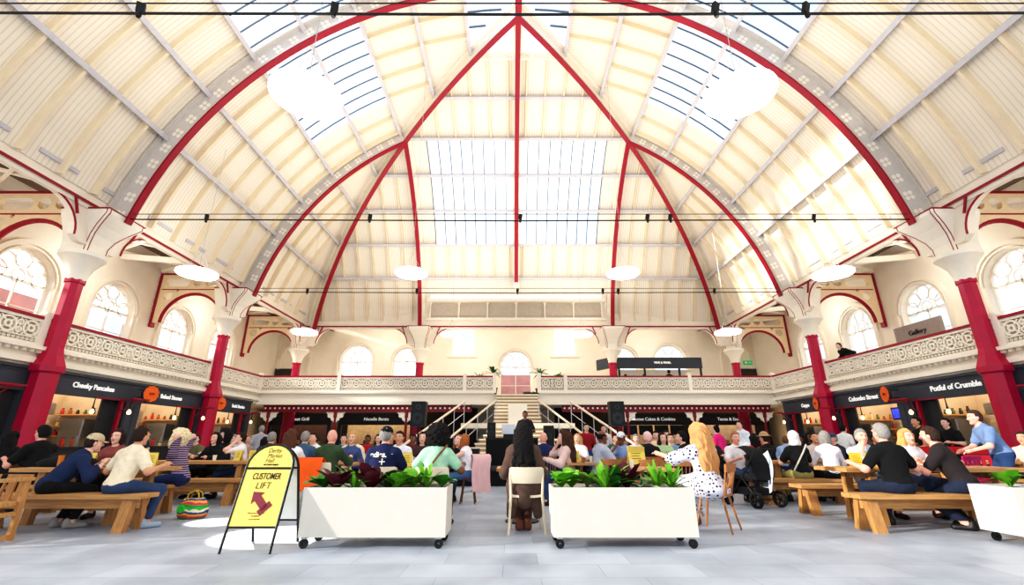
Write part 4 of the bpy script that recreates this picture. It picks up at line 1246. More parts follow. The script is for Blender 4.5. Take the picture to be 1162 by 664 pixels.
# ------------------------------------------------------------------ planters and plants
def planter(x0, x1, y0, y1, label):
    o = tag(empty('planter_box', ((x0 + x1) / 2, (y0 + y1) / 2, 0)), label, 'planter', 'ivory planters on castors')
    w = (x1 - x0) / 2; d = (y1 - y0) / 2
    m = MB(); z0, z1 = .11, .62; t = .02
    O_ = [(-w, -d), (w, -d), (w, d), (-w, d)]; I_ = [(-w + t, -d + t), (w - t, -d + t), (w - t, d - t), (-w + t, d - t)]
    vs = [(x, y, z0) for x, y in O_] + [(x, y, z1) for x, y in O_] + [(x, y, z1) for x, y in I_] + [(x, y, z0 + .3) for x, y in I_]
    fs = [(3, 2, 1, 0), (12, 13, 14, 15)]
    for a in range(4):
        b = (a + 1) % 4
        fs += [(a, b, b + 4, a + 4), (a + 4, b + 4, b + 8, a + 8), (a + 8, b + 8, b + 12, a + 12)]
    m.add(vs, fs)
    obj('box', m, PLANTER, o)
    m = MB(); m.grid([[(-w + t + (2 * w - 2 * t) * i / 16, -d + t + (2 * d - 2 * t) * j / 6, .57 + random.random() * .02) for j in range(7)] for i in range(17)]); obj('soil', m, mat('dark_soil', (.18, .12, .08), .95, 0, .3, 30), o)
    for sx in (-1, 1):
        for sy in (-1, 1):
            cx, cy = sx * (w - .07), sy * (d - .06)
            m = MB(); m.bbox(cx - .04, cx + .04, cy - .04, cy + .04, .10, .112); m.bbox(cx - .015, cx + .015, cy - .028, cy - .02, .03, .10); m.bbox(cx - .03, cx + .03, cy - .07, cy - .01, .096, .104); c = obj('castor', m, STEEL, o)
            m = MB(); F = frame((cx, cy - .045, .048), (1, 0, 0), (0, 0, 1)); m.ring((0, 0), .012, .048, .03, F, 18); obj('wheel', m, BLACK, c)
planter(-2.62, -.99, 5.62, 6.16, 'ivory planter box on castors beside the yellow A-board')
planter(.21, 1.82, 5.62, 6.16, 'ivory planter box on castors beside the woman in the polka-dot dress')
planter(5.45, 7.0, 5.62, 6.16, 'ivory planter box cut by the picture edge in front of the oak bench')

def leafmat(name, c): return mat(name, c, .45, 0, .25, 10)
LG = [leafmat('leaf_bright_green', (.45, .72, .18)), leafmat('leaf_deep_green', (.16, .44, .16)), leafmat('leaf_lime', (.62, .76, .34)), leafmat('leaf_burgundy', (.33, .06, .14)), leafmat('leaf_pale', (.75, .80, .62)), leafmat('leaf_mid_green', (.30, .62, .18))]
def leaf(m, base, ang, L, w, rise, droop, rnd, fold=.25, mi=0):
    n = 7; c, s = math.cos(ang), math.sin(ang); A = []
    for i in range(n + 1):
        t = i / n
        r = L * t * math.cos(rise) ; z = L * t * math.sin(rise) - droop * L * t * t
        ww = w * (math.sin(PI * min(1, t * .93 + .07)) ** .8) * (1 if t < 1 else .05)
        px, py = base[0] + c * r, base[1] + s * r
        A.append([(px - s * ww, py + c * ww, base[2] + z + fold * ww), (px, py, base[2] + z), (px + s * ww, py - c * ww, base[2] + z + fold * ww)])
    m.grid(A, mi)
def plant(x, y, z, kind, label, rnd):
    m = MB(); o = None
    if kind == 'broad':
        for i in range(18):
            h = .03 + .12 * rnd.random(); leaf(m, (0, 0, h * .3), rnd.random() * 6.28, .16 + .1 * rnd.random(), .05 + .02 * rnd.random(), .5 + .7 * rnd.random(), .35, rnd)
        mt = rnd.choice([LG[0], LG[5]])
    elif kind == 'lime':
        for i in range(12): leaf(m, (0, 0, .02), rnd.random() * 6.28, .15 + .08 * rnd.random(), .04, .6 + .7 * rnd.random(), .3, rnd)
        mt = LG[2]
    elif kind == 'spiky':
        for i in range(26): leaf(m, (0, 0, 0), rnd.random() * 6.28, .22 + .16 * rnd.random(), .016, .5 + .9 * rnd.random(), .3, rnd)
        mt = LG[0]
    elif kind == 'dark':
        for i in range(14): leaf(m, (0, 0, 0), rnd.random() * 6.28, .22 + .14 * rnd.random(), .055, .7 + .6 * rnd.random(), .3, rnd)
        mt = LG[3]
    elif kind == 'pale':
        for i in range(12): leaf(m, (0, 0, 0), rnd.random() * 6.28, .16 + .08 * rnd.random(), .05, .4 + .7 * rnd.random(), .4, rnd)
        mt = LG[4]
    elif kind == 'deep':
        for i in range(14): leaf(m, (0, 0, 0), rnd.random() * 6.28, .2 + .12 * rnd.random(), .045, .5 + .8 * rnd.random(), .4, rnd)
        mt = LG[1]
    o = tag(obj('potted_plant' if z > 1 else 'planter_plant', m, mt, None, 'all', loc=(x, y, z)), label, 'plant', 'plants growing in the ivory planters')
    st = MB(); st.lathe([(.02, -.02), (.012, .04), (.006, .07)], 6); obj('stem', st, LG[1], o)
    return o
rnd = random.Random(11)
PL = [(-2.48, 'broad', 'green leafy plant at the A-board end of its planter'), (-2.3, 'dark', 'burgundy-leaved plant nearest the A-board'), (-2.1, 'spiky', 'spiky bright green plant just past the first burgundy one by the A-board'),
      (-1.92, 'dark', 'tall burgundy plant before the man in the navy t-shirt'), (-1.74, 'deep', 'deep green plant in front of the navy t-shirt'), (-1.6, 'broad', 'broad-leaved green plant at the middle of the planter by the A-board'),
      (-1.44, 'broad', 'second broad green plant, before the mint green top'), (-1.28, 'spiky', 'spiky green plant below the mint green top'), (-1.1, 'broad', 'small green plant at the ivory chair end of the planter by the A-board'),
      (.33, 'broad', 'glossy broad-leaved plant at the ivory chair end of the planter'), (.47, 'broad', 'second glossy broad-leaved plant from the central ivory chair'), (.66, 'lime', 'lime-leaved plant third from the central ivory chair'),
      (.85, 'spiky', 'tall spiky green plant in the planter by the polka-dot dress'), (.98, 'deep', 'dark green large-leaved plant beside the tall spiky one'), (1.14, 'dark', 'burgundy plant in the middle of the planter by the polka-dot dress'),
      (1.3, 'pale', 'pale variegated plant next to the burgundy one'), (1.48, 'spiky', 'grassy green plant second from the polka-dot dress'), (1.66, 'spiky', 'grassy green plant nearest the polka-dot dress'),
      (5.7, 'broad', 'green plant in the planter at the picture edge')]
for x, k, lab in PL:
    p = plant(x, 5.86 + rnd.uniform(-.1, .1), .58, k, lab, rnd)
    q_ = 1.1 if 'small' in lab else (1.6 if 'tall' in lab else 1.35)
    p.scale = (q_, q_ * .9, q_)

# palms and trailing plants on the rear balcony
def palm(x, y, z, h, label):
    o = tag(empty('potted_palm', (x, y, z)), label, 'plant')
    m = MB(); m.lathe([(.17, 0), (.24, .42), (.26, .45), (.22, .45), (.2, .4)], 16); obj('pot', m, CHARD, o, True)
    m = MB(); m.tube([(0, 0, .4), (.03, 0, h * .5), (0, .02, h * .7)], .03, 7); obj('stem', m, OAKY, o)
    m = MB()
    for i in range(26): leaf(m, (0, 0, h * .62), rnd.random() * 6.28, .7 + .3 * rnd.random(), .05, .3 + 1.0 * rnd.random(), .5, rnd)
    obj('fronds', m, LG[1] if h > 1.5 else LG[5], o, 'all')
palm(-1.95, 24.5, ZF, 1.35, 'lower potted palm on the balcony, window side of the stair head')
palm(-1.25, 24.6, ZF, 1.85, 'taller potted palm on the balcony, window side of the stair head')
palm(1.25, 24.9, ZF, 1.9, 'taller potted palm on the balcony, kiosk side of the stair head')
palm(2.25, 24.5, ZF, 1.3, 'lower potted palm on the balcony, kiosk side of the stair head')
o = tag(empty('leafy_trough', (.75, 24.7, ZF)), 'dark trough of trailing green leaves at the head of the stair', 'plant')
m = MB(); m.bbox(-.4, .4, -.12, .12, 0, .2); obj('trough', m, CHARD, o)
m = MB()
for i in range(34): leaf(m, (rnd.uniform(-.38, .38), rnd.uniform(-.1, .1), .18), rnd.random() * 6.28, .25, .05, .5 + .5 * rnd.random(), .6, rnd)
obj('leaves', m, LG[1], o, 'all')
palm(-7.3, 16.8, .0, 1.35, 'bushy green palm on the hall floor near the Noodle Bento stall')

# ------------------------------------------------------------------ A-board
o = tag(empty('pavement_sign', (-3.05, 5.7, 0)), 'yellow arched A-board lettered Customer Lift standing on the paving', 'sign')
tilt = math.atan2(.33, 1.08)
def board(sy, nm):
    T = Matrix.Translation((0, sy * .33, 0)) @ Matrix.Rotation(-tilt if sy < 0 else tilt, 4, 'X')
    F = T @ frame((0, 0, 0), (1, 0, 0), (0, 0, 1))
    hw = .265; zt = .88; r = .265
    m = MB()
    pts = [(-hw, 0)] + [(-hw, zt * i / 4) for i in range(1, 5)] + [(-r * math.cos(R(a)), zt + r * .95 * math.sin(R(a))) for a in range(15, 180, 15)] + [(hw, zt * i / 4) for i in range(4, 0, -1)] + [(hw, 0)]
    m.tube([F @ Vector((x, z, 0)) for x, z in pts], .015, 8)
    m.bar(F @ Vector((-hw, .86, 0)), F @ Vector((hw, .86, 0)), .02, .02); m.bar(F @ Vector((-hw, .25, 0)), F @ Vector((hw, .25, 0)), .02, .02)
    fr = obj(nm, m, BLACK, o, True)
    q = MB()
    q.prism([(-hw + .01, .26), (hw - .01, .26), (hw - .01, .85), (-hw + .01, .85)], .012, F)
    q.prism([(-r * .96, .875)] + [(-r * .96 * math.cos(R(a)), .88 + r * .9 * math.sin(R(a))) for a in range(0, 181, 15)] + [(r * .96, .875)], .012, F)
    pn = obj('sign_panel', q, YELLOW if sy < 0 else mat('panel_white', (.86, .88, .90), .35), fr)
    return F, pn
F, pn = board(-1, 'front_frame'); board(1, 'rear_frame')
INK = mat('dark_ink', (.16, .14, .10), .6, 0, 0)
def L(nm, body, size, x, z, **k):
    lettering(nm, body, size, F @ Matrix.Translation((x, z, .009)), k.pop('m', INK), pn, depth=.001, **k)
L('lettering', 'Derby', .075, .01, 1.06, shear=.2, xs=.8, bold=-.001); L('lettering', 'Market', .07, .025, 1.0, shear=.2, xs=.85, bold=-.001); L('lettering', 'Hall', .07, -.02, .945, shear=.2, xs=.9, bold=-.001)
L('lettering', 'EAT SHOP ENJOY', .022, .01, .9, bold=.0015)
L('lettering', 'CUSTOMER', .1, 0, .77, xs=.62, shear=.12, bold=.001); L('lettering', 'LIFT', .1, -.01, .67, xs=.95, shear=.12, bold=-.001)
L('lettering', 'Please ask a member', .022, 0, .39, m=mat('brown_ink', (.5, .38, .2), .6)); L('lettering', 'of staff for', .022, 0, .36, m=MATS['brown_ink']); L('lettering', 'any assistance', .022, 0, .33, m=MATS['brown_ink'])
q = MB(); A = F @ Matrix.Translation((-.005, .52, .009)) @ Matrix.Rotation(R(45), 4, 'Z')
q.prism([(-.04, -.125), (.04, -.125), (.04, .03), (.085, .03), (0, .125), (-.085, .03), (-.04, .03)], .003, A)
q.prism([(-.075, -.15), (.075, -.15), (.075, -.085), (-.075, -.085)], .003, A)
obj('arrow', q, mat('plum_ink', (.50, .16, .22), .6, 0, 0), pn)

# ------------------------------------------------------------------ bags, buggy, things on tables
o = tag(empty('shopping_bag', (-5.2, 7.75, 0), .1), 'bulging multicoloured shopping bag on the floor beside the oak bench', 'bag')
m = MB(); rows = []
for i, (z, a, b) in enumerate(((0, .17, .1), (.02, .2, .13), (.1, .22, .15), (.18, .21, .14), (.25, .17, .1), (.29, .15, .06))):
    rows.append([(a * math.cos(t) * (1 + .04 * math.sin(5 * t)), b * math.sin(t), z) for t in [2 * PI * k / 24 for k in range(25)]])
m.grid(rows); m.add(rows[0][:-1], [tuple(range(23, -1, -1))])
bg = bpy.data.materials.new('patterned_bag'); bg.use_nodes = True; nt = bg.node_tree; b = nt.nodes['Principled BSDF']; b.inputs['Roughness'].default_value = .7
tc = nt.nodes.new('ShaderNodeTexCoord'); wv = nt.nodes.new('ShaderNodeTexWave'); wv.bands_direction = 'Z'; wv.wave_profile = 'SAW'; wv.inputs['Scale'].default_value = 1.9; wv.inputs['Distortion'].default_value = 2.2; wv.inputs['Detail Scale'].default_value = 3
rp = nt.nodes.new('ShaderNodeValToRGB'); rp.color_ramp.interpolation = 'CONSTANT'; e = rp.color_ramp.elements
for i, c in enumerate([(.1, .62, .2), (.85, .2, .35), (.95, .65, .2), (.2, .3, .5), (.95, .85, .75), (.15, .7, .25)]):
    if i < 2: e[i].position = i / 6; e[i].color = lin(c) + (1,)
    else:
        k = e.new(i / 6); k.color = lin(c) + (1,)
nt.links.new(tc.outputs['Object'], wv.inputs['Vector']); nt.links.new(wv.outputs['Fac'], rp.inputs['Fac']); nt.links.new(rp.outputs['Color'], b.inputs['Base Color'])
obj('body', m, bg, o, 'all')
m = MB()
for sy in (-1, 1): m.tube([(-.09, sy * .06, .27), (-.07, sy * .05, .36), (0, sy * .03, .40), (.07, sy * .05, .36), (.09, sy * .06, .27)], .012, 6)
obj('handle', m, mat('gold_handle', (.75, .6, .15), .5), o)
m = MB(); m.lathe([(.05, -.02), (.06, 0), (.05, .02)], 12, (0, 0, 0)); obj('green_spot', m, mat('green_spot', (.15, .75, .2), .6), o, loc=(-.1, -.14, .15), rot=(PI / 2, 0, 0))

# pushchair
o = tag(empty('pushchair', (4.25, 9.2, 0), .35), 'black pushchair with a hood and a pale cloth behind the polka-dot dress', 'pushchair')
m = MB()
for sx in (-1, 1):
    m.tube([(sx * .24, .35, .1), (sx * .24, -.05, .55), (sx * .22, -.4, 1.0)], .013, 6); m.tube([(sx * .26, -.3, .14), (sx * .24, .0, .5)], .013, 6)
m.tube([(-.22, -.4, 1.0), (.22, -.4, 1.0)], .016, 6); m.tube([(-.26, -.3, .14), (.26, -.3, .14)], .01, 6); obj('frame', m, BLACK, o)
m = MB(); P = []
for i in range(9):
    a = -.3 + 2.0 * i / 8
    P.append([(-.23 + .46 * j / 6, .05 - .32 * math.cos(a) + .0, .72 + .34 * math.sin(a) - .04 * abs(j - 3) / 3) for j in range(7)])
m.grid(P); obj('hood', m, BLACKF, o, 'all')
m = MB(); m.box((0, .0, .48), (.42, .42, .06), rot=(.15, 0, 0)); m.box((0, -.2, .68), (.42, .06, .46), rot=(-.35, 0, 0)); m.box((0, .3, .34), (.36, .06, .3), rot=(.3, 0, 0)); obj('seat', m, BLACKF, o)
m = MB(); m.bbox(-.2, .2, -.25, .2, .2, .32); obj('basket', m, BLACKF, o)
for sx in (-1, 1):
    for y, r in ((-.3, .14), (.35, .1)):
        m = MB(); Fw = frame((sx * .28, y, r), (0, 1, 0), (0, 0, 1)); m.ring((0, 0), r * .72, r, .05, Fw, 20); m.ring((0, 0), .0, .03, .06, Fw, 8)
        for k in range(5): m.bar((sx * .28, y, r), (sx * .28, y + r * .8 * math.cos(k * 1.257), r + r * .8 * math.sin(k * 1.257)), .02, .015)
        obj('wheel', m, BLACK, o)
m = MB(); m.grid([[(.2 + .12 * math.sin(i * .6) * .4 + .02 * math.sin(j), -.25 + .09 * j, .98 - .1 * i - .03 * j) for j in range(5)] for i in range(8)])
tag(obj('muslin_cloth', m, mat('pale_blue_cloth', (.84, .88, .94), .9), None, 'all', loc=(4.25, 9.1, 0)), 'pale blue cloth draped over the side of the pushchair', 'cloth')

# pink coat on the stool, orange coat on the ivory chair
def drape(loc, w, h, c, label, name, rz=0.0, top=.12):
    m = MB(); P = []
    prof = [(.10, -h * .5), (.10, -.02), (.06, .04), (0, .06), (-.06, .04), (-.09, -.03), (-.10, -h * .35), (-.12, -h * .7), (-.13, -h)]
    for i, (y, z) in enumerate(prof):
        P.append([(-w / 2 + w * j / 10 + .015 * math.sin(i * 1.7), y + .02 * math.sin(j * 1.9 + i * .3) * min(1, abs(z) * 4), z + .02 * math.sin(j * 1.3) * (1 if i == len(prof) - 1 else 0)) for j in range(11)])
    m.grid(P)
    return tag(obj(name, m, c, None, 'all', loc=loc, rot=(0, 0, rz)), label, 'coat')
drape((-.86, 9.42, .84), .36, .62, mat('blush_fabric', (.90, .72, .72), .9), 'blush pink coat hanging from the stool of the ginger-haired girl', 'coat', .3)
drape((-3.55, 7.9, .82), .46, .42, mat('orange_fabric', (.95, .38, .08), .9), 'bright orange coat over the chair of the bald man in green', 'coat')

# menus, drinks, plates
def menu(x, y, z, rz, label, c=YELLOW, w=.15, h=.21):
    o = tag(empty('menu_card', (x, y, z), rz), label, 'menu card', 'yellow menu cards on the tables')
    m = MB(); F = frame((0, 0, 0), (1, 0, 0), (0, .25, .97)); m.prism([(-w / 2, 0), (w / 2, 0), (w / 2, h), (-w / 2, h)], .004, F)
    F2 = frame((0, .1, 0), (1, 0, 0), (0, -.25, .97)); m.prism([(-w / 2, 0), (w / 2, 0), (w / 2, h), (-w / 2, h)], .004, F2); obj('card', m, c, o)
    m = MB()
    for k in range(4): m.prism([(-w * .3, h * (.3 + .14 * k)), (w * (.3 - .08 * (k % 2)), h * (.3 + .14 * k)), (w * (.3 - .08 * (k % 2)), h * (.34 + .14 * k)), (-w * .3, h * (.34 + .14 * k))], .002, F @ Matrix.Translation((0, 0, .004)))
    obj('printed_lines', m, mat('olive_ink', (.55, .48, .15), .6), o)
T = .757
menu(-5.85, 7.5, T, .3, 'yellow menu card beside the curly white-haired woman')
menu(-6.0, 10.1, T, -.2, 'yellow menu card before the dark-haired woman in black')
menu(-5.75, 10.25, T, .4, 'yellow menu card before the man in white with hands at his mouth')
menu(-6.9, 7.6, T, .1, 'yellow menu card beyond the navy jacket')
menu(5.25, 7.35, T, .2, 'yellow menu card at the elbow of the grey-haired man in black', w=.2)
menu(5.1, 7.5, T, -.2, 'second yellow menu card, nearest the grey-haired man facing the camera', mat('amber_card', (.95, .75, .25), .6), w=.16)
menu(1.9, 8.3, .757, .3, 'large yellow menu card behind the burgundy plant', w=.3, h=.3)
menu(2.2, 9.3, .757, 0, 'yellow menu card in front of the sitter with pink-white hair', w=.24, h=.28)
menu(1.0, 9.3, .757, .4, 'yellow menu card between the brunette and the man in grey')
menu(-1.9, 7.6, T, .1, 'yellow menu card by the shoulder of the man in the navy t-shirt')
def cup(x, y, label, c=WHITE, h=.11, z=T, r=.04, liquid=None):
    o = tag(empty('drinking_cup', (x, y, z)), label, 'cup', 'cups and glasses on the tables')
    m = MB(); m.lathe([(r * .7, 0), (r, h), (r * .92, h), (r * .64, .006)], 14); obj('cup_wall', m, c, o, True)
    m = MB(); m.lathe([(r * .88, h * .86), (r * .4, h * .87)], 14); obj('drink', m, liquid or mat('dark_coffee', (.25, .14, .07), .3), o)
AMBER = mat('amber_ale', (.80, .50, .20), .15, 0, .05)
cup(-7.05, 7.3, 'tall glass of amber ale beside the man in black on the pancake side', AMBER, .17, liquid=WHITE)
cup(-5.95, 7.3, 'white paper cup before the curly white-haired woman'); cup(-6.4, 10.0, 'white paper cup before the man in white')
cup(5.6, 7.4, 'white paper cup between the two men in black and charcoal'); cup(6.6, 7.5, 'glass of amber ale before the man in charcoal', AMBER, .15)
cup(1.55, 7.3, 'white cup on the cafe table by the polka-dot dress'); cup(.0, 7.4, 'white cup before the woman in the brown coat'); cup(1.25, 9.2, 'white paper cup raised near the brunette'); cup(5.6, 10.1, 'white cup before the white headscarf woman'); cup(-1.5, 7.5, 'white cup before the woman in mint green'); cup(-3.4, 9.1, 'white cup before the blonde woman facing the bald man')
def dish(x, y, label, food, z=T, r=.12):
    o = tag(empty('food_tray', (x, y, z)), label, 'plate', 'plates of food on the tables')
    m = MB(); m.lathe([(r * .6, 0), (r, .025), (r * .96, .03), (r * .55, .008)], 18); obj('plate', m, WHITE, o, True)
    m = MB(); m.lathe([(r * .7, .01), (r * .6, .035), (r * .2, .055)], 12); obj('food', m, mat('food_%d' % int(food[1] * 100), food, .7, 0, .4, 40), o, True)
dish(5.0, 10.1, 'white plate of golden food before the headscarf woman', (.8, .55, .25)); dish(6.0, 10.2, 'white plate of salad on the headscarf woman\'s table', (.45, .6, .2)); dish(-6.5, 7.5, 'white plate of food before the navy jacket', (.75, .4, .2)); dish(2.55, 9.3, 'plate of red food before the sitter with pink-white hair', (.7, .12, .1)); dish(6.2, 7.5, 'white plate of pasta near the man in charcoal', (.85, .7, .4)); dish(-3.6, 9.2, 'plate of pastries before the blonde woman facing the bald man', (.78, .5, .22))
m = MB(); P = [[(.45 * math.cos(t) * s_ + .03 * math.sin(3 * t), .2 * math.sin(t) * s_, z) for t in [2 * PI * k / 16 for k in range(17)]] for z, s_ in ((0, .9), (.05, 1), (.11, .8), (.15, .4), (.16, .05))]
m.grid(P); o = tag(obj('folded_jacket', m, BLACKF, None, 'all', loc=(-7.15, 7.55, T)), 'black jacket heaped on the table beside the man in black', 'jacket')
# ------------------------------------------------------------------ people: one continuous body from a signed distance field
def rot_to(u, fwd):
    """matrix with columns right, forward, up"""
    u = np.array(u, float); u /= np.linalg.norm(u)
    f = np.array(fwd, float); f = f - u * f.dot(u); f /= np.linalg.norm(f)
    r = np.cross(f, u)
    return np.stack([r, f, u], 1)
def sdf(P, prims, k):
    d = None
    for q in prims:
        if q[0] == 'c':
            _, a, b, ra, rb = q
            a = np.asarray(a, float); b = np.asarray(b, float); ba = b - a
            t = np.clip(((P - a) @ ba) / max(1e-9, ba @ ba), 0, 1)
            e = np.linalg.norm(P - a - t[..., None] * ba, axis=-1) - (ra + (rb - ra) * t)
        else:
            _, c, r, M = q
            L = P - np.asarray(c, float)
            if M is not None: L = L @ M
            r = np.asarray(r, float)
            k0 = np.linalg.norm(L / r, axis=-1); k1 = np.linalg.norm(L / (r * r), axis=-1) + 1e-9
            e = k0 * (k0 - 1) / k1
        if d is None: d = e
        else:
            h = np.maximum(k - np.abs(d - e), 0) / k
            d = np.minimum(d, e) - h * h * k * 0.25
    return d
def bounds(prims, pad):
    lo = np.full(3, 1e9); hi = np.full(3, -1e9)
    for q in prims:
        if q[0] == 'c':
            for p, r in ((q[1], q[3]), (q[2], q[4])):
                lo = np.minimum(lo, np.asarray(p) - r); hi = np.maximum(hi, np.asarray(p) + r)
        else:
            r = max(q[2]) if q[3] is not None else np.asarray(q[2])
            lo = np.minimum(lo, np.asarray(q[1]) - r); hi = np.maximum(hi, np.asarray(q[1]) + r)
    return lo - pad, hi + pad
def snet(fn, lo, hi, h):
    n = np.ceil((hi - lo) / h).astype(int) + 1
    ax = [lo[i] + h * np.arange(n[i]) for i in range(3)]
    P = np.stack(np.meshgrid(*ax, indexing='ij'), -1)
    F = fn(P)
    S = F < 0
    c = [(0, 0, 0), (1, 0, 0), (0, 1, 0), (1, 1, 0), (0, 0, 1), (1, 0, 1), (0, 1, 1), (1, 1, 1)]
    sl = lambda A, o: A[o[0]:A.shape[0] - 1 + o[0], o[1]:A.shape[1] - 1 + o[1], o[2]:A.shape[2] - 1 + o[2]]
    cnt = sum(sl(S, o).astype(int) for o in c)
    mask = (cnt > 0) & (cnt < 8)
    ids = np.argwhere(mask)
    if len(ids) == 0: return [], []
    idx = -np.ones(mask.shape, int); idx[mask] = np.arange(len(ids))
    acc = np.zeros((len(ids), 3)); num = np.zeros(len(ids))
    cv = [F[ids[:, 0] + o[0], ids[:, 1] + o[1], ids[:, 2] + o[2]] for o in c]
    for i in range(8):
        for j in range(i + 1, 8):
            df = [c[j][q] - c[i][q] for q in range(3)]
            if sum(abs(x) for x in df) != 1: continue
            fa, fb = cv[i], cv[j]
            cr = (fa < 0) != (fb < 0)
            t = np.where(cr, fa / np.where(np.abs(fa - fb) < 1e-12, 1, fa - fb), 0)
            p = np.array(c[i]) + t[:, None] * np.array(df)
            acc += np.where(cr[:, None], p, 0); num += cr
    V = lo + (ids + acc / num[:, None]) * h
    faces = []
    for a in range(3):
        b, d = (a + 1) % 3, (a + 2) % 3
        s0 = [slice(None)] * 3; s1 = [slice(None)] * 3
        s0[a] = slice(0, -1); s1[a] = slice(1, None)
        A = S[tuple(s0)]; B = S[tuple(s1)]
        e = np.argwhere(A != B)
        e = e[(e[:, b] > 0) & (e[:, d] > 0) & (e[:, b] < S.shape[b] - 1) & (e[:, d] < S.shape[d] - 1)]
        if len(e) == 0: continue
        def cell(ob, od):
            q = e.copy(); q[:, b] -= ob; q[:, d] -= od
            return idx[q[:, 0], q[:, 1], q[:, 2]]
        Q = np.stack([cell(1, 1), cell(0, 1), cell(0, 0), cell(1, 0)], 1)
        fl = ~A[e[:, 0], e[:, 1], e[:, 2]]
        Q[fl] = Q[fl][:, ::-1]
        faces.append(Q)
    Fc = np.concatenate(faces)
    Fc = Fc[(Fc >= 0).all(1)]
    return V, Fc
def np_mesh(name, V, Fc, mats, mi=None):
    me = bpy.data.meshes.new(name)
    V = np.asarray(V, np.float32)
    me.vertices.add(len(V)); me.vertices.foreach_set('co', V.ravel())
    nf = len(Fc)
    tot = np.array([len(f) for f in Fc], np.int32); flat = np.concatenate([np.asarray(f, np.int32) for f in Fc]) if not isinstance(Fc, np.ndarray) else Fc.astype(np.int32).ravel()
    me.loops.add(len(flat)); me.loops.foreach_set('vertex_index', flat)
    me.polygons.add(nf); me.polygons.foreach_set('loop_start', np.concatenate([[0], np.cumsum(tot)[:-1]]).astype(np.int32))
    for m in mats: me.materials.append(m)
    if mi is not None: me.polygons.foreach_set('material_index', np.asarray(mi, np.int32))
    me.polygons.foreach_set('use_smooth', [True] * nf)
    me.update(calc_edges=True); me.validate()
    return me
def field_mesh(prims, k, h, cuts=(), noise=None):
    lo, hi = bounds(prims, 2.2 * h)
    def fn(P):
        d = sdf(P, prims, k)
        if noise: d = d + noise(P)
        for c in cuts:
            d = np.maximum(d, c(P))
        return d
    return snet(fn, lo, hi, h)

# --- head template, facing +y, centre of the head at the origin
HEADS = {}
def head_template(h):
    if h in HEADS: return HEADS[h]
    pr = [('e', (0, -.008, .025), (.075, .094, .096), None), ('e', (0, .028, -.055), (.055, .062, .068), None), ('c', (0, .02, -.03), (0, -.03, -.03), .062, .062),
          ('c', (0, .086, .02), (0, .108, -.022), .010, .014), ('c', (-.012, .092, -.026), (.012, .092, -.026), .011, .011), ('c', (0, .075, -.1), (0, .078, -.1), .02, .02),
          ('e', (-.077, -.008, -.005), (.012, .022, .034), None), ('e', (.077, -.008, -.005), (.012, .022, .034), None), ('c', (-.045, .078, .032), (.045, .078, .032), .012, .012),
          ('c', (-.038, .062, -.02), (-.042, .055, -.025), .022, .022), ('c', (.038, .062, -.02), (.042, .055, -.025), .022, .022)]
    sock = lambda P: np.maximum(.016 - np.linalg.norm(P - np.array((-.032, .092, .012)), axis=-1), .016 - np.linalg.norm(P - np.array((.032, .092, .012)), axis=-1))
    V, Fc = field_mesh(pr, .018, h, (sock,))
    mi = np.zeros(len(Fc), int)
    Vs = [V]; Fs = [np.asarray(Fc)]; off = len(V); ms = [mi]
    def ell(c, r, m):
        nonlocal off
        vs = []; fs = []; nu, nv = 8, 5
        for i in range(nv + 1):
            for j in range(nu):
                a, b_ = PI * i / nv, 2 * PI * j / nu
                vs.append((c[0] + r[0] * math.sin(a) * math.cos(b_), c[1] + r[1] * math.sin(a) * math.sin(b_), c[2] + r[2] * math.cos(a)))
        for i in range(nv):
            for j in range(nu): fs.append((i * nu + j, (i + 1) * nu + j, (i + 1) * nu + (j + 1) % nu, i * nu + (j + 1) % nu))
        Vs.append(np.array(vs)); Fs.append(np.array(fs) + off); ms.append(np.full(len(fs), m)); off += len(vs)
    for sx in (-1, 1):
        ell((sx * .032, .076, .012), (.014, .011, .009), 1); ell((sx * .032, .085, .012), (.006, .004, .0065), 2)
        ell((sx * .034, .088, .034), (.017, .006, .004), 2)
    ell((0, .087, -.058), (.022, .008, .0055), 3); ell((0, .086, -.066), (.018, .009, .006), 3)
    HEADS[h] = (np.concatenate(Vs), np.concatenate(Fs), np.concatenate(ms))
    return HEADS[h]

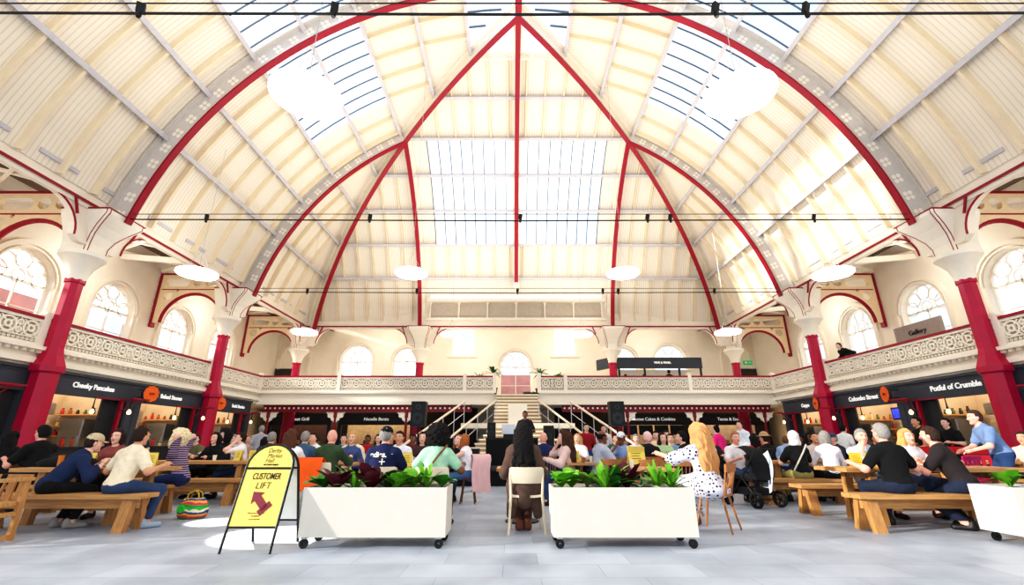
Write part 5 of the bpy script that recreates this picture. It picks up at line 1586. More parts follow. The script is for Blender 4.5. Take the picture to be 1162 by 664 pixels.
def strand(a): return lambda P: a * (np.sin(95 * P[..., 0] + 3 * np.sin(16 * P[..., 2]) + 40 * P[..., 1]) + .6 * np.sin(150 * P[..., 0] + 20 * P[..., 2])) + .006 * np.sin(30 * P[..., 2] + 20 * P[..., 0])
HAIRS = {}
def bump(f, a): return lambda P: a * np.sin(f * P[..., 0] + 1) * np.sin(f * P[..., 1]) * np.sin(f * P[..., 2] + 2)
def hair_template(style, h):
    if (style, h) in HAIRS: return HAIRS[(style, h)]
    face = lambda yf, zt: (lambda P: np.minimum(P[..., 1] - yf, zt - P[..., 2] + .25 * (P[..., 1] - .06)))
    low = lambda z: (lambda P: z - P[..., 2])
    cap = ('e', (0, -.012, .032), (.088, .106, .103), None)
    E = lambda c, r: ('e', c, r, None)
    nz = bump(90, .006)
    if style == 'short': V = field_mesh([cap, E((0, -.05, -.02), (.078, .06, .07))], .03, h, (face(.015, .078), low(-.075)), nz)
    elif style == 'balding': V = field_mesh([E((0, -.012, .02), (.086, .104, .09))], .03, h, (lambda P: P[..., 1] - .03, low(-.06), lambda P: P[..., 2] - .06), nz)
    elif style == 'long': V = field_mesh([cap, E((0, -.085, -.13), (.115, .06, .21)), E((-.075, -.01, -.08), (.035, .06, .13)), E((.075, -.01, -.08), (.035, .06, .13))], .05, h, (face(.03, .082), low(-.31)), strand(.005))
    elif style == 'verylong': V = field_mesh([E((0, -.015, .035), (.095, .112, .106)), E((0, -.13, -.2), (.14, .075, .30)), E((.06, -.16, -.38), (.09, .06, .20)), E((-.06, -.16, -.34), (.08, .06, .20)), E((0, -.09, -.05), (.11, .07, .14)), E((-.08, -.01, -.08), (.04, .06, .15)), E((.08, -.01, -.08), (.04, .06, .15))], .05, h, (face(.03, .082), low(-.6)), strand(.0065))
    elif style == 'dreads':
        pr = [E((0, -.015, .035), (.1, .115, .108)), E((0, -.1, -.12), (.13, .08, .22)), E((0, -.14, -.22), (.13, .07, .24))]
        for i in range(13):
            a = -1.5 + 3.0 * i / 12
            x = .125 * math.sin(a); y = -.02 - .085 * math.cos(a)
            pr.append(('c', (x * .8, y, .02), (x * 1.2, y - .12, -.44 - .06 * math.sin(i * 2.3)), .03, .016))
        V = field_mesh(pr, .015, h, (face(.03, .082),), bump(60, .008))
    elif style == 'bob': V = field_mesh([cap, E((0, -.04, -.04), (.102, .075, .11)), E((-.08, .0, -.05), (.03, .05, .09)), E((.08, .0, -.05), (.03, .05, .09))], .04, h, (face(.035, .075), low(-.15)), strand(.004))
    elif style == 'curly': V = field_mesh([E((0, -.03, .04), (.155, .15, .14)), E((0, -.045, -.05), (.15, .11, .13)), E((-.1, -.01, -.06), (.06, .07, .1)), E((.1, -.01, -.06), (.06, .07, .1))], .05, h, (face(.045, .085), low(-.2)), bump(75, .022))
    elif style == 'bun': V = field_mesh([cap, E((0, -.05, -.02), (.075, .055, .07)), E((0, -.07, .135), (.05, .05, .045))], .02, h, (lambda P: np.where(P[..., 2] > .1, -1, np.minimum(P[..., 1] - .02, .078 - P[..., 2])), low(-.09)), nz)
    elif style == 'cap': V = field_mesh([E((0, -.008, .045), (.09, .108, .092))], .02, h, (low(.035),), None)
    elif style == 'brim': V = field_mesh([E((0, -.008, .06), (.09, .105, .1)), E((0, 0, .055), (.16, .18, .012))], .02, h, (low(.045),), None)
    elif style == 'scarf': V = field_mesh([E((0, -.015, .03), (.1, .115, .11)), E((0, -.04, -.07), (.1, .075, .1)), E((0, -.02, -.13), (.11, .1, .06))], .05, h, (lambda P: np.minimum(P[..., 1] - .05, .07 - P[..., 2]), ), bump(40, .006))
    HAIRS[(style, h)] = V
    return V

SKIN = {'pale': mat('skin_pale', (.93, .74, .66), .5, 0, .04, 12), 'tan': mat('skin_tan', (.84, .62, .50), .5, 0, .04, 12), 'brown': mat('skin_brown', (.50, .32, .23), .5, 0, .06, 12), 'rosy': mat('skin_rosy', (.94, .68, .60), .5, 0, .05, 12)}
EYEW = mat('eye_white', (.92, .9, .88), .3, 0, 0); EYED = mat('eye_dark', (.10, .07, .06), .3, 0, 0); LIPS = mat('lips', (.72, .38, .36), .5, 0, .05)
SHOE = {'dark': mat('dark_shoe', (.10, .09, .09), .5), 'grey': mat('grey_trainer', (.62, .60, .58), .7), 'tan': mat('tan_boot', (.48, .27, .18), .6), 'blue': mat('blue_trainer', (.62, .68, .76), .6)}
FAB = {}
def fabric(c):
    if not isinstance(c, tuple): return c
    if c not in FAB: FAB[c] = mat('fabric_%02d_%02d_%02d' % tuple(int(x * 99) for x in c), c, .9, 0, .10, 14, .15)
    return FAB[c]
NV = np.array
def unit(v): v = NV(v, float); return v / np.linalg.norm(v)
def ik(a, t, l1, l2, pole):
    a = NV(a, float); t = NV(t, float); d = t - a; L = np.linalg.norm(d); L2 = min(L, (l1 + l2) * .995); d = d / L
    t = a + d * L2
    x = (l1 * l1 - l2 * l2 + L2 * L2) / (2 * L2); y = math.sqrt(max(0, l1 * l1 - x * x))
    p = NV(pole, float); p = p - d * p.dot(d); p /= np.linalg.norm(p) + 1e-9
    return a + d * x + p * y, t

ARMS = {   # hand targets for a sitter: right, left (x, y, z)
    'table': ((.17, .42, .80), (-.17, .42, .80)), 'lap': ((.1, .25, .66), (-.1, .25, .66)), 'face': ((.05, .20, 1.12), (-.05, .20, 1.12)), 'chin': ((.06, .22, 1.08), (-.2, .4, .8)),
    'reach': ((.2, .5, .85), (-.3, .55, .92)), 'side': ((.26, .05, .62), (-.26, .05, .62)), 'lean': ((.25, .45, .82), (-.1, .5, .82)), 'wide': ((.33, .33, .80), (-.33, .33, .80))}
def person(x, y, rz, label, hair='short', hc=(.2, .13, .09), top=(.5, .5, .5), leg=(.2, .24, .35), skin='pale', pose='sit', arms='table', lean=8, side=0, turn=0, nod=0,
           sleeve='short', lod=2, fem=False, fat=1.0, sc=1.0, shoe='dark', z=0.0, feet=None, dress=None, coat=False, seat=.45, hat=None, knees=None, jacket=None, group=None):
    hb = (.017, .024, .032)[lod]; hh = (.0085, .012, .018)[lod]
    k = .05
    # joints
    if pose == 'sit':
        pel = NV((0, 0, seat + .10)); hipz = seat + .09
    else:
        pel = NV((0, 0, .95)); hipz = .92
    la, sa = R(lean), R(side)
    up = unit((math.sin(sa), math.sin(la), math.cos(la) * math.cos(sa)))
    B = rot_to(up, (0, 1, 0)); rt, fw = B[:, 0], B[:, 1]
    sw = .152 if fem else .175
    neck = pel + up * .50
    chest = pel + up * .33 + fw * .005; waist = pel + up * .17
    hd = neck + unit(up * .45 + NV((0, 0, 1)) * .6) * .163 + fw * .022
    hp = []
    fx = .9 if fem else 1.0
    tor = [('e', chest, NV((.145 * fx, .105, .19)) * NV((fat, fat, 1)), B), ('e', waist, NV((.135 * fx, .098, .16)) * NV((fat, fat * 1.05, 1)), B), ('e', pel, NV((.165, .12, .13)) * NV((fat, fat, 1)), B),
           ('c', neck - up * .035, neck - up * .085 + rt * (sw - .02), .062, .052), ('c', neck - up * .035, neck - up * .085 - rt * (sw - .02), .062, .052)]
    if fem: tor.append(('c', chest + fw * .075 + up * .03 - rt * .065, chest + fw * .075 + up * .03 + rt * .065, .055, .055))
    arm = []; fore = []; hands = []
    T = ARMS[arms] if isinstance(arms, str) else arms
    for s, tg in ((1, T[0]), (-1, T[1])):
        sh = neck - up * .09 + rt * (s * sw)
        if pose == 'stand' and isinstance(arms, str):
            tg = {'side': (s * .25, .06, .84), 'table': (s * .17, .32, 1.12), 'lap': (s * .12, .25, 1.0), 'reach': (s * .2, .5, 1.2)}.get(arms, (s * .25, .06, .84))
        el, wr = ik(sh, tg, .29, .26, (s * .55, -.45, -.7))
        arm.append(('c', sh, el, .05 * fat ** .5, .041)); fore.append(('c', el, wr, .041, .028)); hands.append((wr, unit(wr - el), s))
    thigh = []; shin = []; foot = []
    for i, s in enumerate((1, -1)):
        hip = NV((s * .09, 0, hipz))
        if pose == 'sit':
            an = NV(feet[i]) if feet else NV((s * .12, .44, .075))
            kn, an = ik(hip, an, .43, .42, knees[i] if knees else (s * .12, .5, 1.0))
        else:
            an = NV(feet[i]) if feet else NV((s * .1, -.02 + .04 * s, .075))
            kn, an = ik(hip, an, .43, .44, (0, 1, 0))
        thigh.append(('c', hip, kn, .083 * fat ** .5, .056)); shin.append(('c', kn, an, .056, .036))
        fd = unit((kn - hip) * NV((1, 1, 0)) + NV((0, .02, 0))) if pose == 'sit' else NV((0, 1, 0))
        foot.append(('c', an + fd * (-.03) + NV((0, 0, -.035)), an + fd * .15 + NV((0, 0, -.045)), .036, .028))
    # body surface
    nk = ('c', neck - up * .03, hd - NV((0, 0, .03)), .054, .05)
    V, Fc = field_mesh(tor + [nk] + arm + fore + thigh + shin + foot, k, hb)
    Vs = [V]; Fs = [list(map(tuple, Fc))]; ms = [np.zeros(len(Fc), int)]; off = len(V)
    # head
    HV, HF, HM = head_template(hh)
    HR = np.array(Euler((R(-nod), 0, R(turn)), 'ZYX').to_matrix())
    tilt = rot_to(unit(up * .25 + NV((0, 0, 1))), (0, 1, 0))
    HT = tilt @ HR
    Vs.append(HV @ HT.T + hd); Fs.append([tuple(f) for f in (HF + off)]); ms.append(HM); off += len(HV)
    # hands with five fingers
    for wr, d, s in hands:
        m = MB()
        X = unit(np.cross(d, (0, 0, 1)) if abs(d[2]) < .95 else np.cross(d, (0, 1, 0))); U = np.cross(X, d)
        pc = wr + d * .045
        m.tube([wr - d * .01, wr + d * .03, wr + d * .085], [.026, .036, .032], 7)
        for q, (ox, L) in enumerate(((-.027, .062), (-.009, .073), (.009, .068), (.027, .052))):
            p0 = wr + d * .075 + X * ox; p1 = p0 + d * L * .5 - U * .006; p2 = p1 + d * L * .42 - U * .022
            m.tube([p0, p1, p2], [.0095, .009, .006], 5)
        p0 = wr + d * .03 + X * (-s * .025); p1 = p0 + d * .03 - X * (s * .028); p2 = p1 + d * .03 - X * (s * .006)
        m.tube([p0, p1, p2], [.012, .0105, .007], 5)
        Vs.append(np.array(m.v)); Fs.append([tuple(i + off for i in f) for f in m.f]); ms.append(np.zeros(len(m.f), int)); off += len(m.v)
    me = np_mesh('person', np.concatenate(Vs), [f for L in Fs for f in L], [SKIN[skin], EYEW, EYED, LIPS], np.concatenate(ms))
    o = link('person', me, None, (x, y, z), (0, 0, rz)); o.scale = (sc,) * 3
    tag(o, label, 'person', group)
    # clothes
    def grow(pr, g):
        out = []
        for q in pr:
            if q[0] == 'c': out.append(('c', q[1], q[2], q[3] + g, q[4] + g))
            else: out.append(('e', q[1], NV(q[2]) + g, q[3]))
        return out
    g = .012 + hb * .35
    def garment(name, prims, m, cuts=(), kk=k, noise=None):
        V, Fc = field_mesh(prims, kk, hb, cuts, noise)
        if len(V): return link(name, np_mesh(name, V, Fc, [fabric(m)]), o)
    def sleeves(kind, g):
        out = []
        for a, f in zip(arm, fore):
            if kind == 'long': out += grow([a, f], g)
            elif kind == 'short': out += grow([('c', a[1], a[1] + (a[2] - a[1]) * .68, a[3], a[4] + .008)], g)
            elif kind == 'none': pass
            else: out += grow([a, ('c', f[1], f[1] + (f[2] - f[1]) * .3, f[3], f[4])], g)
        return out
    fold = bump(38, .005) if lod < 2 else None
    nc = lambda P: (P - (neck + up * .05 - fw * .01)) @ (up * .9 + fw * .43)
    hem = lambda P: -((P - (pel - up * .09)) @ up)
    if dress is not None:
        sk = [('c', pel, NV((s_ * .1, .40, seat + .06)), .17, .13) for s_ in (-1, 1)] + [('c', NV((s_ * .1, .40, seat + .04)), NV((s_ * .12, .44, .22)), .12, .11) for s_ in (-1, 1)] + [('e', pel - NV((0, .06, .06)), (.24, .2, .12), None)]
        if pose != 'sit': sk = [('c', pel, (0, 0, .4), .17, .25)]
        garment('dress', grow(tor, g) + sleeves(sleeve, g + .02) + sk, dress, (nc,), .06, fold)
    else:
        tp = grow(tor, g + (.012 if coat else 0)) + sleeves(sleeve, g + (.01 if coat else .004))
        if coat: tp += [('e', pel - NV((0, .07, .02)), (.23, .18, .13), None)] + [('c', pel + NV((s_ * .13, -.08, -.02)), pel + NV((s_ * .17, -.1, -.34)), .09, .06) for s_ in (-1, 1)] + [('c', pel + NV((0, -.14, -.02)), pel + NV((0, -.15, -.18)), .1, .1)]
        garment('coat' if coat else 'shirt', tp, top, (nc,) if coat else (nc, hem), k, fold)
    if jacket is not None:
        jk = grow(tor, g + .02) + sleeves('long', g + .02)
        garment('jacket', jk, jacket, (nc, hem, lambda P: ((P - chest) @ fw) - .05), k, fold)
    if leg is not None and dress is None:
        short = sleeve is None
        garment('trousers', grow([('e', pel - NV((0, 0, .01)), NV((.168, .125, .125)) * NV((fat, fat, 1)), B)] + thigh + shin, g - .004), leg, ((lambda P: P[..., 2] - (pel[2] + .085)) if pose == 'sit' else (lambda P: (P - (pel + up * .07)) @ up), lambda P: .11 - P[..., 2]), .04, fold)
    for f in foot:
        b0, b1 = NV(f[1]), NV(f[2])
        V, Fc = field_mesh(grow([('c', b0, b1, .040, .034), ('c', b0 + NV((0, 0, .05)), b0 + NV((0, 0, .01)), .04, .042)], .008), .03, max(.014, hb * .7), (lambda P: -P[..., 2] + .002,))
        if len(V): link('shoe', np_mesh('shoe', V, Fc, [SHOE[shoe]]), o)
    # hair and hats, sitting on the head
    HM4 = Matrix([list(HT[i]) + [hd[i]] for i in range(3)] + [[0, 0, 0, 1]])
    def on_head(style, c, nm):
        V, Fc = hair_template(style, hh)
        h = link(nm, np_mesh(nm, V, Fc, [fabric(c)]), o)
        h.matrix_local = HM4
        return h
    if hair != 'bald': on_head(hair, hc, 'headscarf' if hair == 'scarf' else 'hair')
    if hat:
        h = on_head(hat[0], hat[1], 'cap' if hat[0] == 'cap' else 'hat')
        if hat[0] == 'cap':
            m = MB(); P = [[(.075 * math.sin(a), .075 + r * math.cos(a) * 1.0, .04 - .01 * r / .07 - .012 * abs(math.sin(a))) for a in [-1.3 + 2.6 * j / 8 for j in range(9)]] for r in (.0, .04, .085)]
            m.grid(P); m.grid([[(p[0], p[1], p[2] - .006) for p in r] for r in P][::-1]); obj('visor', m, fabric(hat[1]), h, 'all')
    o['_joints'] = 0
    del o['_joints']
    return o, {'neck': neck, 'pel': pel, 'chest': chest, 'B': B, 'hd': hd}
BRN = (.20, .12, .08); DK = (.07, .05, .045); GRY = (.58, .56, .54); BLD = (.80, .62, .38); GNG = (.66, .40, .22); WHT = (.92, .90, .86)
JEAN = (.20, .28, .42); DJEAN = (.12, .16, .25); BLK = (.05, .05, .06)
def px(p, Y): return (p - 581) / 516 * (Y / 1.0505) - .25
# ------------------------------------------------------------------ the crowd
STRIPE = pattern('striped_knit', (.20, .15, .30), (.72, .62, .70), 'wave', 9, .35, .1)
DOTS = pattern('polka_dots', (.85, .84, .88), (.08, .10, .26), 'dots', 21, .3, .04)
def on_back(J, x, z, d):
    B = J['B']; return NV(J['chest']) + B[:, 0] * x + B[:, 2] * z - B[:, 1] * d
def tee_print(o, J):
    B = J['B']; p = on_back(J, 0, .02, .154)
    F = frame(tuple(p), tuple(B[:, 0]), tuple(B[:, 2]))
    lettering('shirt_lettering', 'edies,', .1, F @ Matrix.Translation((-.03, .03, 0)), WHITE, o, depth=.004, bold=.003)
    m = MB(); m.bar(F @ Vector((.03, -.10, .0)), F @ Vector((.03, -.02, .0)), .012, .012); m.bar(F @ Vector((-.01, -.06, .0)), F @ Vector((.07, -.06, .0)), .012, .012)
    m.lathe([(.001, -.004), (.014, 0), (.001, .004)], 8, tuple(F @ Vector((.16, .04, 0))))
    obj('shirt_print', m, WHITE, o)
def bag_strap(o, J, c):
    pts = [on_back(J, -.20 + .36 * t, -.30 + .49 * t, (.150 if t < .7 else .150 - .15 * (t - .7))) for t in [i / 10 for i in range(11)]]
    m = MB(); m.strip([tuple(p) for p in pts], [tuple(p - J['B'][:, 1] * .008) for p in pts], [tuple((J['B'][:, 0] * -.8 + J['B'][:, 2] * .55) * .014)] * 11)
    obj('bag_strap', m, fabric(c), o)
person(-6.56, 6.72, R(-38), 'person in a navy jacket and beige cap leaning over the oak table, back turned', hair='short', hc=BRN, hat=('cap', (.80, .72, .58)), top=(.10, .17, .32), leg=BLK, sleeve='long', lean=34, side=6, arms='lean', lod=0, shoe='grey', fat=1.06, feet=((.12,.30,.075),(-.12,.2,.075)))
person(-5.63, 6.72, R(-14), 'man in a loose cream shirt and jeans at the oak bench end', hair='short', hc=BRN, top=(.95, .88, .76), leg=JEAN, lean=14, arms='wide', lod=0, shoe='blue', skin='tan', fat=1.1, feet=((.32,.25,.075),(-.02,.3,.075)))
person(-5.87, 8.30, R(98), 'woman with curly white-blond hair in a striped jumper, hands raised to her face', hair='curly', hc=(.93, .86, .70), top=STRIPE, leg=(.14, .18, .38), sleeve='long', arms='face', lod=0, fem=True, shoe='dark', lean=16, nod=-14)
person(-8.25, 8.20, R(80), 'man in a black t-shirt seen from the side beside the amber ale', hair='short', hc=DK, top=BLK, leg=BLK, arms='chin', lod=1, skin='rosy', sc=1.05)
person(-10.19, 9.42, R(10), 'person with long dark hair and black top cut by the picture edge', hair='long', hc=DK, top=BLK, leg=BLK, sleeve='long', lod=1, fem=True)
person(-6.95, 8.20, R(185), 'person with brown hair facing the camera between the cap and the cream shirt', hair='bob', hc=BRN, top=(.55, .30, .28), leg=BLK, lod=1, fem=True, sleeve='long')
person(-6.93, 10.88, R(172), 'dark-haired woman in black facing the camera at the second oak table', hair='long', hc=DK, top=BLK, leg=BLK, lod=1, fem=True, sleeve='long')
person(-7.32, 11.90, R(150), 'person with thick dark hair in black behind the dark-haired woman', hair='curly', hc=DK, top=BLK, leg=BLK, lod=2, sc=1.06, sleeve='long')
person(-6.21, 10.70, R(118), 'man in a white shirt with his hands at his mouth', hair='short', hc=BRN, top=(.95, .95, .96), leg=JEAN, sleeve='long', arms='face', lod=1)
person(-7.74, 14.20, R(25), 'standing grey-haired man in a grey top seen from behind near the rear corner', hair='short', hc=GRY, top=(.66, .65, .68), leg=DJEAN, pose='stand', arms='side', lod=2, sc=0.93)
person(-6.97, 13.00, R(30), 'small dark-haired person in grey beside the standing grey-haired man', hair='long', hc=DK, top=(.6, .6, .62), leg=BLK, lod=2, sc=0.95)
person(-8.25, 14.60, R(185), 'person with ginger hair far off before the rear corner', hair='bob', hc=GNG, top=(.75, .7, .66), leg=BLK, lod=2, fem=True)
person(-5.41, 10.20, R(10), 'grey-haired person in charcoal behind the A-board', hair='short', hc=GRY, top=(.22, .22, .26), leg=BLK, lod=1, sleeve='long')
person(-3.98, 8.00, R(14), 'woman with long brown hair and white top behind the A-board, back turned', hair='long', hc=(.36, .22, .15), top=(.95, .95, .97), leg=JEAN, sleeve='long', lod=1, fem=True)
person(-4.43, 9.60, R(8), 'person in a denim jacket behind the brown-haired woman in white', hair='short', hc=GRY, top=(.28, .38, .50), leg=DJEAN, sleeve='long', lod=1)
person(-4.73, 11.00, R(150), 'young man in a white t-shirt looking across behind the bald man', hair='short', hc=BRN, top=(.94, .93, .93), leg=JEAN, lod=2, skin='rosy')
person(-3.42, 8.30, R(-4), 'bald man in a dark green jumper, back turned', hair='bald', top=(.24, .32, .21), leg=DJEAN, sleeve='long', arms='reach', lod=0, skin='rosy', fat=1.12)
person(-3.55, 10.00, R(178), 'blonde woman in a cream cardigan facing the camera past the bald man', hair='bob', hc=BLD, top=(.30, .36, .55), jacket=(.94, .88, .78), leg=BLK, lod=1, fem=True, sleeve='long', arms='lap')
person(-4.52, 14.20, R(185), 'person in a red top far behind the blonde woman in the cardigan', hair='short', hc=DK, top=(.75, .10, .14), leg=BLK, lod=2, skin='brown')
person(-3.90, 13.20, R(175), 'person with dark hair far behind the man in the black cap', hair='long', hc=DK, top=(.30, .28, .30), leg=BLK, lod=2)
o, J = person(-2.07, 6.80, R(-3), 'man in a navy t-shirt with white lettering and a black cap, back turned', hair='short', hc=GRY, hat=('cap', (.06, .06, .08)), top=(.08, .13, .30), leg=DJEAN, lod=0, skin='rosy', fat=1.18, turn=-12, arms='table')
tee_print(o, J)
person(-2.48, 9.60, R(175), 'man in a white shirt facing the camera past the navy t-shirt', hair='short', hc=BRN, top=(.93, .92, .95), leg=JEAN, lod=1, skin='tan', arms='lap')
person(-2.17, 10.30, R(185), 'person in a dark patterned top half hidden by the black curls', hair='long', hc=BRN, top=(.30, .20, .20), leg=BLK, lod=2, fem=True)
o, J = person(-1.30, 6.68, R(-3), 'woman with big black curls in a mint green top with a brown strap, back turned', hair='curly', hc=DK, top=(.66, .84, .72), leg=BLK, lod=0, skin='brown', fem=True, fat=1.14, arms='wide')
bag_strap(o, J, (.45, .28, .18))
person(-1.06, 9.60, R(72), 'ginger-haired girl in a white top and jeans on the dark stool, reaching out', hair='bob', hc=GNG, top=(.96, .95, .97), leg=(.30, .42, .58), lod=0, fem=True, arms='reach', sleeve='none', lean=16, nod=-15, sc=0.97)
person(-1.37, 10.50, R(150), 'person with light brown hair bent forward next to the ginger-haired girl', hair='long', hc=(.55, .36, .24), top=BLK, leg=BLK, lod=1, fem=True, nod=-20, sc=0.96)
person(-0.09, 6.68, R(2), 'woman with long dark dreadlocks in a brown coat on the central ivory chair, back turned', hair='dreads', hc=(.06, .045, .045), top=(.36, .28, .24), leg=(.34, .20, .15), sleeve='long', coat=True, lod=0, fem=True, fat=1.12, skin='brown', shoe='tan', arms='lap', feet=((.05,.10,.075),(-.06,.08,.075)), sc=1.03)
person(0.17, 15.10, R(178), 'musician in a dark top standing at the sound table on the stage', hair='short', hc=DK, top=(.12, .13, .17), leg=BLK, pose='stand', arms='table', lod=1, z=0.4, skin='brown', sc=0.97)
person(0.46, 10.40, R(12), 'bald man in a navy shirt between the dreadlocks and the stair, back turned', hair='bald', top=(.13, .18, .36), leg=DJEAN, lod=1, skin='rosy', fat=1.08)
person(0.85, 9.30, R(84), 'long-haired brunette in pale pink looking toward the stage side', hair='verylong', hc=(.30, .18, .12), top=(.90, .78, .75), leg=JEAN, lod=1, fem=True, sleeve='long', arms='chin')
person(1.38, 9.10, R(-70), 'bearded man in a pale grey t-shirt turned to the crumble side', hair='balding', hc=DK, top=(.72, .74, .80), leg=DJEAN, lod=1, skin='brown', fat=1.06)
person(1.92, 14.00, R(185), 'standing person in a red top and blue trousers before the stair', hair='short', hc=DK, top=(.62, .12, .16), leg=(.15, .35, .55), pose='stand', arms='side', lod=2, sc=0.95)
person(2.63, 15.00, R(178), 'standing person in a white top near the loudspeaker by the cakes sign', hair='short', hc=BRN, top=(.92, .90, .90), leg=BLK, pose='stand', arms='side', lod=2, sc=0.95)
person(2.13, 10.30, R(150), 'man in a white cap and pale blue shirt resting his head on his hand', hair='short', hc=DK, hat=('cap', (.92, .92, .93)), top=(.58, .66, .82), leg=BLK, sleeve='long', lod=1, skin='brown', arms='chin')
person(2.60, 9.95, R(0), 'sitter with pink-white hair in a black top, back turned', hair='short', hc=(.95, .78, .76), top=(.08, .09, .13), leg=BLK, lod=1, fem=True, skin='rosy')
person(3.11, 13.00, R(175), 'grey-haired person in pale clothes behind the yellow menu cards', hair='short', hc=GRY, top=(.82, .80, .80), leg=BLK, lod=2)
person(3.96, 14.00, R(170), 'dark-haired person standing under the black menu boards, on the stair side', hair='short', hc=DK, top=(.78, .70, .58), leg=BLK, lod=2, sc=1.08)
person(4.38, 14.50, R(190), "dark-haired person under the black menu boards, on the blonde woman's side", hair='short', hc=DK, top=(.65, .62, .5), leg=BLK, lod=2, sc=1.1)
person(3.26, 11.20, R(178), 'woman with brown hair in a green and white top behind the pink-white hair', hair='long', hc=BRN, top=(.72, .82, .62), leg=JEAN, lod=2, fem=True)
person(3.80, 12.20, R(160), 'brown-haired person in a blue grey shirt under the cakes sign', hair='short', hc=BRN, top=(.50, .60, .70), leg=BLK, lod=2)
person(3.26, 9.60, R(62), 'person in a black jacket partly hidden behind the blonde woman', hair='short', hc=DK, top=BLK, leg=BLK, lod=1, sleeve='long')
person(2.43, 6.72, R(22), 'woman with very long blonde hair in a white polka-dot dress, back turned', hair='verylong', hc=(.80, .58, .38), top=None, dress=DOTS, leg=None, lod=0, fem=True, fat=1.08, arms='reach', sleeve='elbow', skin='rosy', shoe='tan', sc=1.03)
person(5.41, 13.00, R(28), 'standing person in a bright pink top with a dark bun, back turned', hair='bun', hc=DK, top=(.90, .16, .52), leg=BLK, pose='stand', arms='lap', lod=2, sc=0.9, fem=True)
person(4.50, 10.25, R(182), 'rosy-faced man in white facing the camera behind the pushchair', hair='short', hc=(.62, .45, .32), top=(.94, .92, .92), leg=JEAN, lod=1, skin='rosy')
person(6.57, 14.00, R(105), 'standing man in a white shirt seen from the side before the taco stall', hair='short', hc=BRN, top=(.90, .93, .97), leg=DJEAN, pose='stand', arms='lap', sleeve='long', lod=2)
person(5.88, 12.00, R(5), 'person in a scarlet top with black hair, back turned, beyond the pushchair', hair='long', hc=DK, top=(.88, .06, .12), leg=BLK, lod=1, fem=True)
person(5.59, 10.88, R(30), 'man in a black t-shirt and tan brimmed hat behind the oak table', hair='short', hc=BRN, hat=('brim', (.70, .58, .46)), top=BLK, leg=BLK, lod=1, skin='rosy')
person(7.11, 13.00, R(-50), 'person in a pale blue shirt leaning forward behind the headscarf woman', hair='short', hc=(.45, .3, .2), top=(.62, .72, .88), leg=DJEAN, lod=2, sleeve='long', lean=22)
o, J = person(5.36, 9.45, R(-6), 'woman in a white headscarf, black top and khaki skirt with a white strap, back turned', hair='scarf', hc=(.93, .90, .88), top=(.06, .06, .08), leg=(.62, .60, .38), lod=0, fem=True, fat=1.1)
bag_strap(o, J, (.85, .82, .76))
person(8.36, 14.40, R(178), 'dark-haired person in dark red far beyond the headscarf, nearer the taco stall', hair='curly', hc=DK, top=(.35, .1, .12), leg=BLK, lod=2, skin='brown')
person(7.95, 13.30, R(185), 'dark-haired person in black far beyond the headscarf, nearer the Cuppa stall', hair='bob', hc=DK, top=BLK, leg=BLK, lod=2, skin='brown', sc=1.04)
person(6.61, 10.90, R(172), 'dark-haired person with bare arms facing the headscarf woman', hair='short', hc=DK, top=(.85, .8, .78), leg=BLK, lod=1, skin='tan', nod=-14)
person(5.97, 9.45, R(-12), 'grey-haired person in a white top on the bench beside the headscarf woman, back turned', hair='bob', hc=GRY, top=(.96, .94, .96), leg=BLK, lod=1, sleeve='long', fem=True)
person(7.83, 11.90, R(95), 'man in a blue cap seen from the side in front of Colombo Street', hair='short', hc=GRY, hat=('cap', (.22, .30, .44)), top=(.20, .21, .25), leg=BLK, lod=1, sleeve='long', skin='rosy')
person(9.18, 13.60, R(-70), 'standing dark-haired person in white before the Colombo Street stall', hair='short', hc=DK, top=(.92, .92, .92), leg=BLK, pose='stand', arms='side', lod=2, sc=0.93)
person(5.72, 8.22, R(168), 'grey-haired man in a pale blue shirt facing the camera with a hand at his mouth', hair='short', hc=GRY, top=(.74, .82, .88), leg=(.20, .22, .28), sleeve='long', arms='chin', lod=0, skin='rosy')
person(5.04, 6.72, R(4), 'grey-haired man in a black t-shirt on the near oak bench, back turned', hair='short', hc=GRY, top=(.04, .04, .05), leg=DJEAN, lod=0, skin='rosy', fat=1.15, arms='wide', shoe='dark', sc=1.03)
person(6.47, 8.22, R(182), 'blonde woman facing the camera between the two men in black and charcoal', hair='long', hc=BLD, top=(.85, .80, .82), leg=JEAN, lod=0, fem=True, skin='rosy')
person(5.94, 6.72, R(36), 'man with receding dark hair in a charcoal t-shirt leaning on the table, side view', hair='short', hc=(.24, .16, .12), top=(.17, .14, .15), leg=DJEAN, lod=0, skin='rosy', fat=1.1, lean=22, arms='lean', sc=1.03, feet=((.2,.12,.075),(-.1,.05,.075)))
person(9.96, 11.80, R(80), 'stall worker in a black t-shirt with dark hair, standing behind the blonde woman', hair='short', hc=DK, top=BLK, leg=BLK, pose='stand', arms='lap', lod=1, skin='tan')
person(11.23, 12.40, R(95), 'second stall worker in black, standing nearer the man in pale blue', hair='short', hc=DK, top=BLK, leg=BLK, pose='stand', arms='table', lod=1, lean=10)
person(8.19, 8.30, R(70), 'man in a pale blue t-shirt and jeans standing bent toward a table', hair='short', hc=(.25, .17, .14), top=(.44, .54, .70), leg=(.16, .26, .42), pose='stand', arms=((.1,.5,1.0),(-.2,.5,1.0)), lod=0, lean=22, skin='rosy', sc=0.98, fat=1.1)
person(9.88, 9.42, R(110), 'person in beige at the picture edge beside the man in pale blue', hair='short', hc=BRN, top=(.88, .78, .70), leg=BLK, lod=1, skin='tan', sleeve='long', seat=0.44)
person(13.62, 18.50, R(90), 'man in black leaning on the crimson rail of the side gallery', hair='short', hc=DK, top=BLK, leg=BLK, pose='stand', arms=((.25,.30,1.0),(-.25,.30,1.0)), sleeve='long', lod=1, lean=42, z=3.45, sc=1.0)
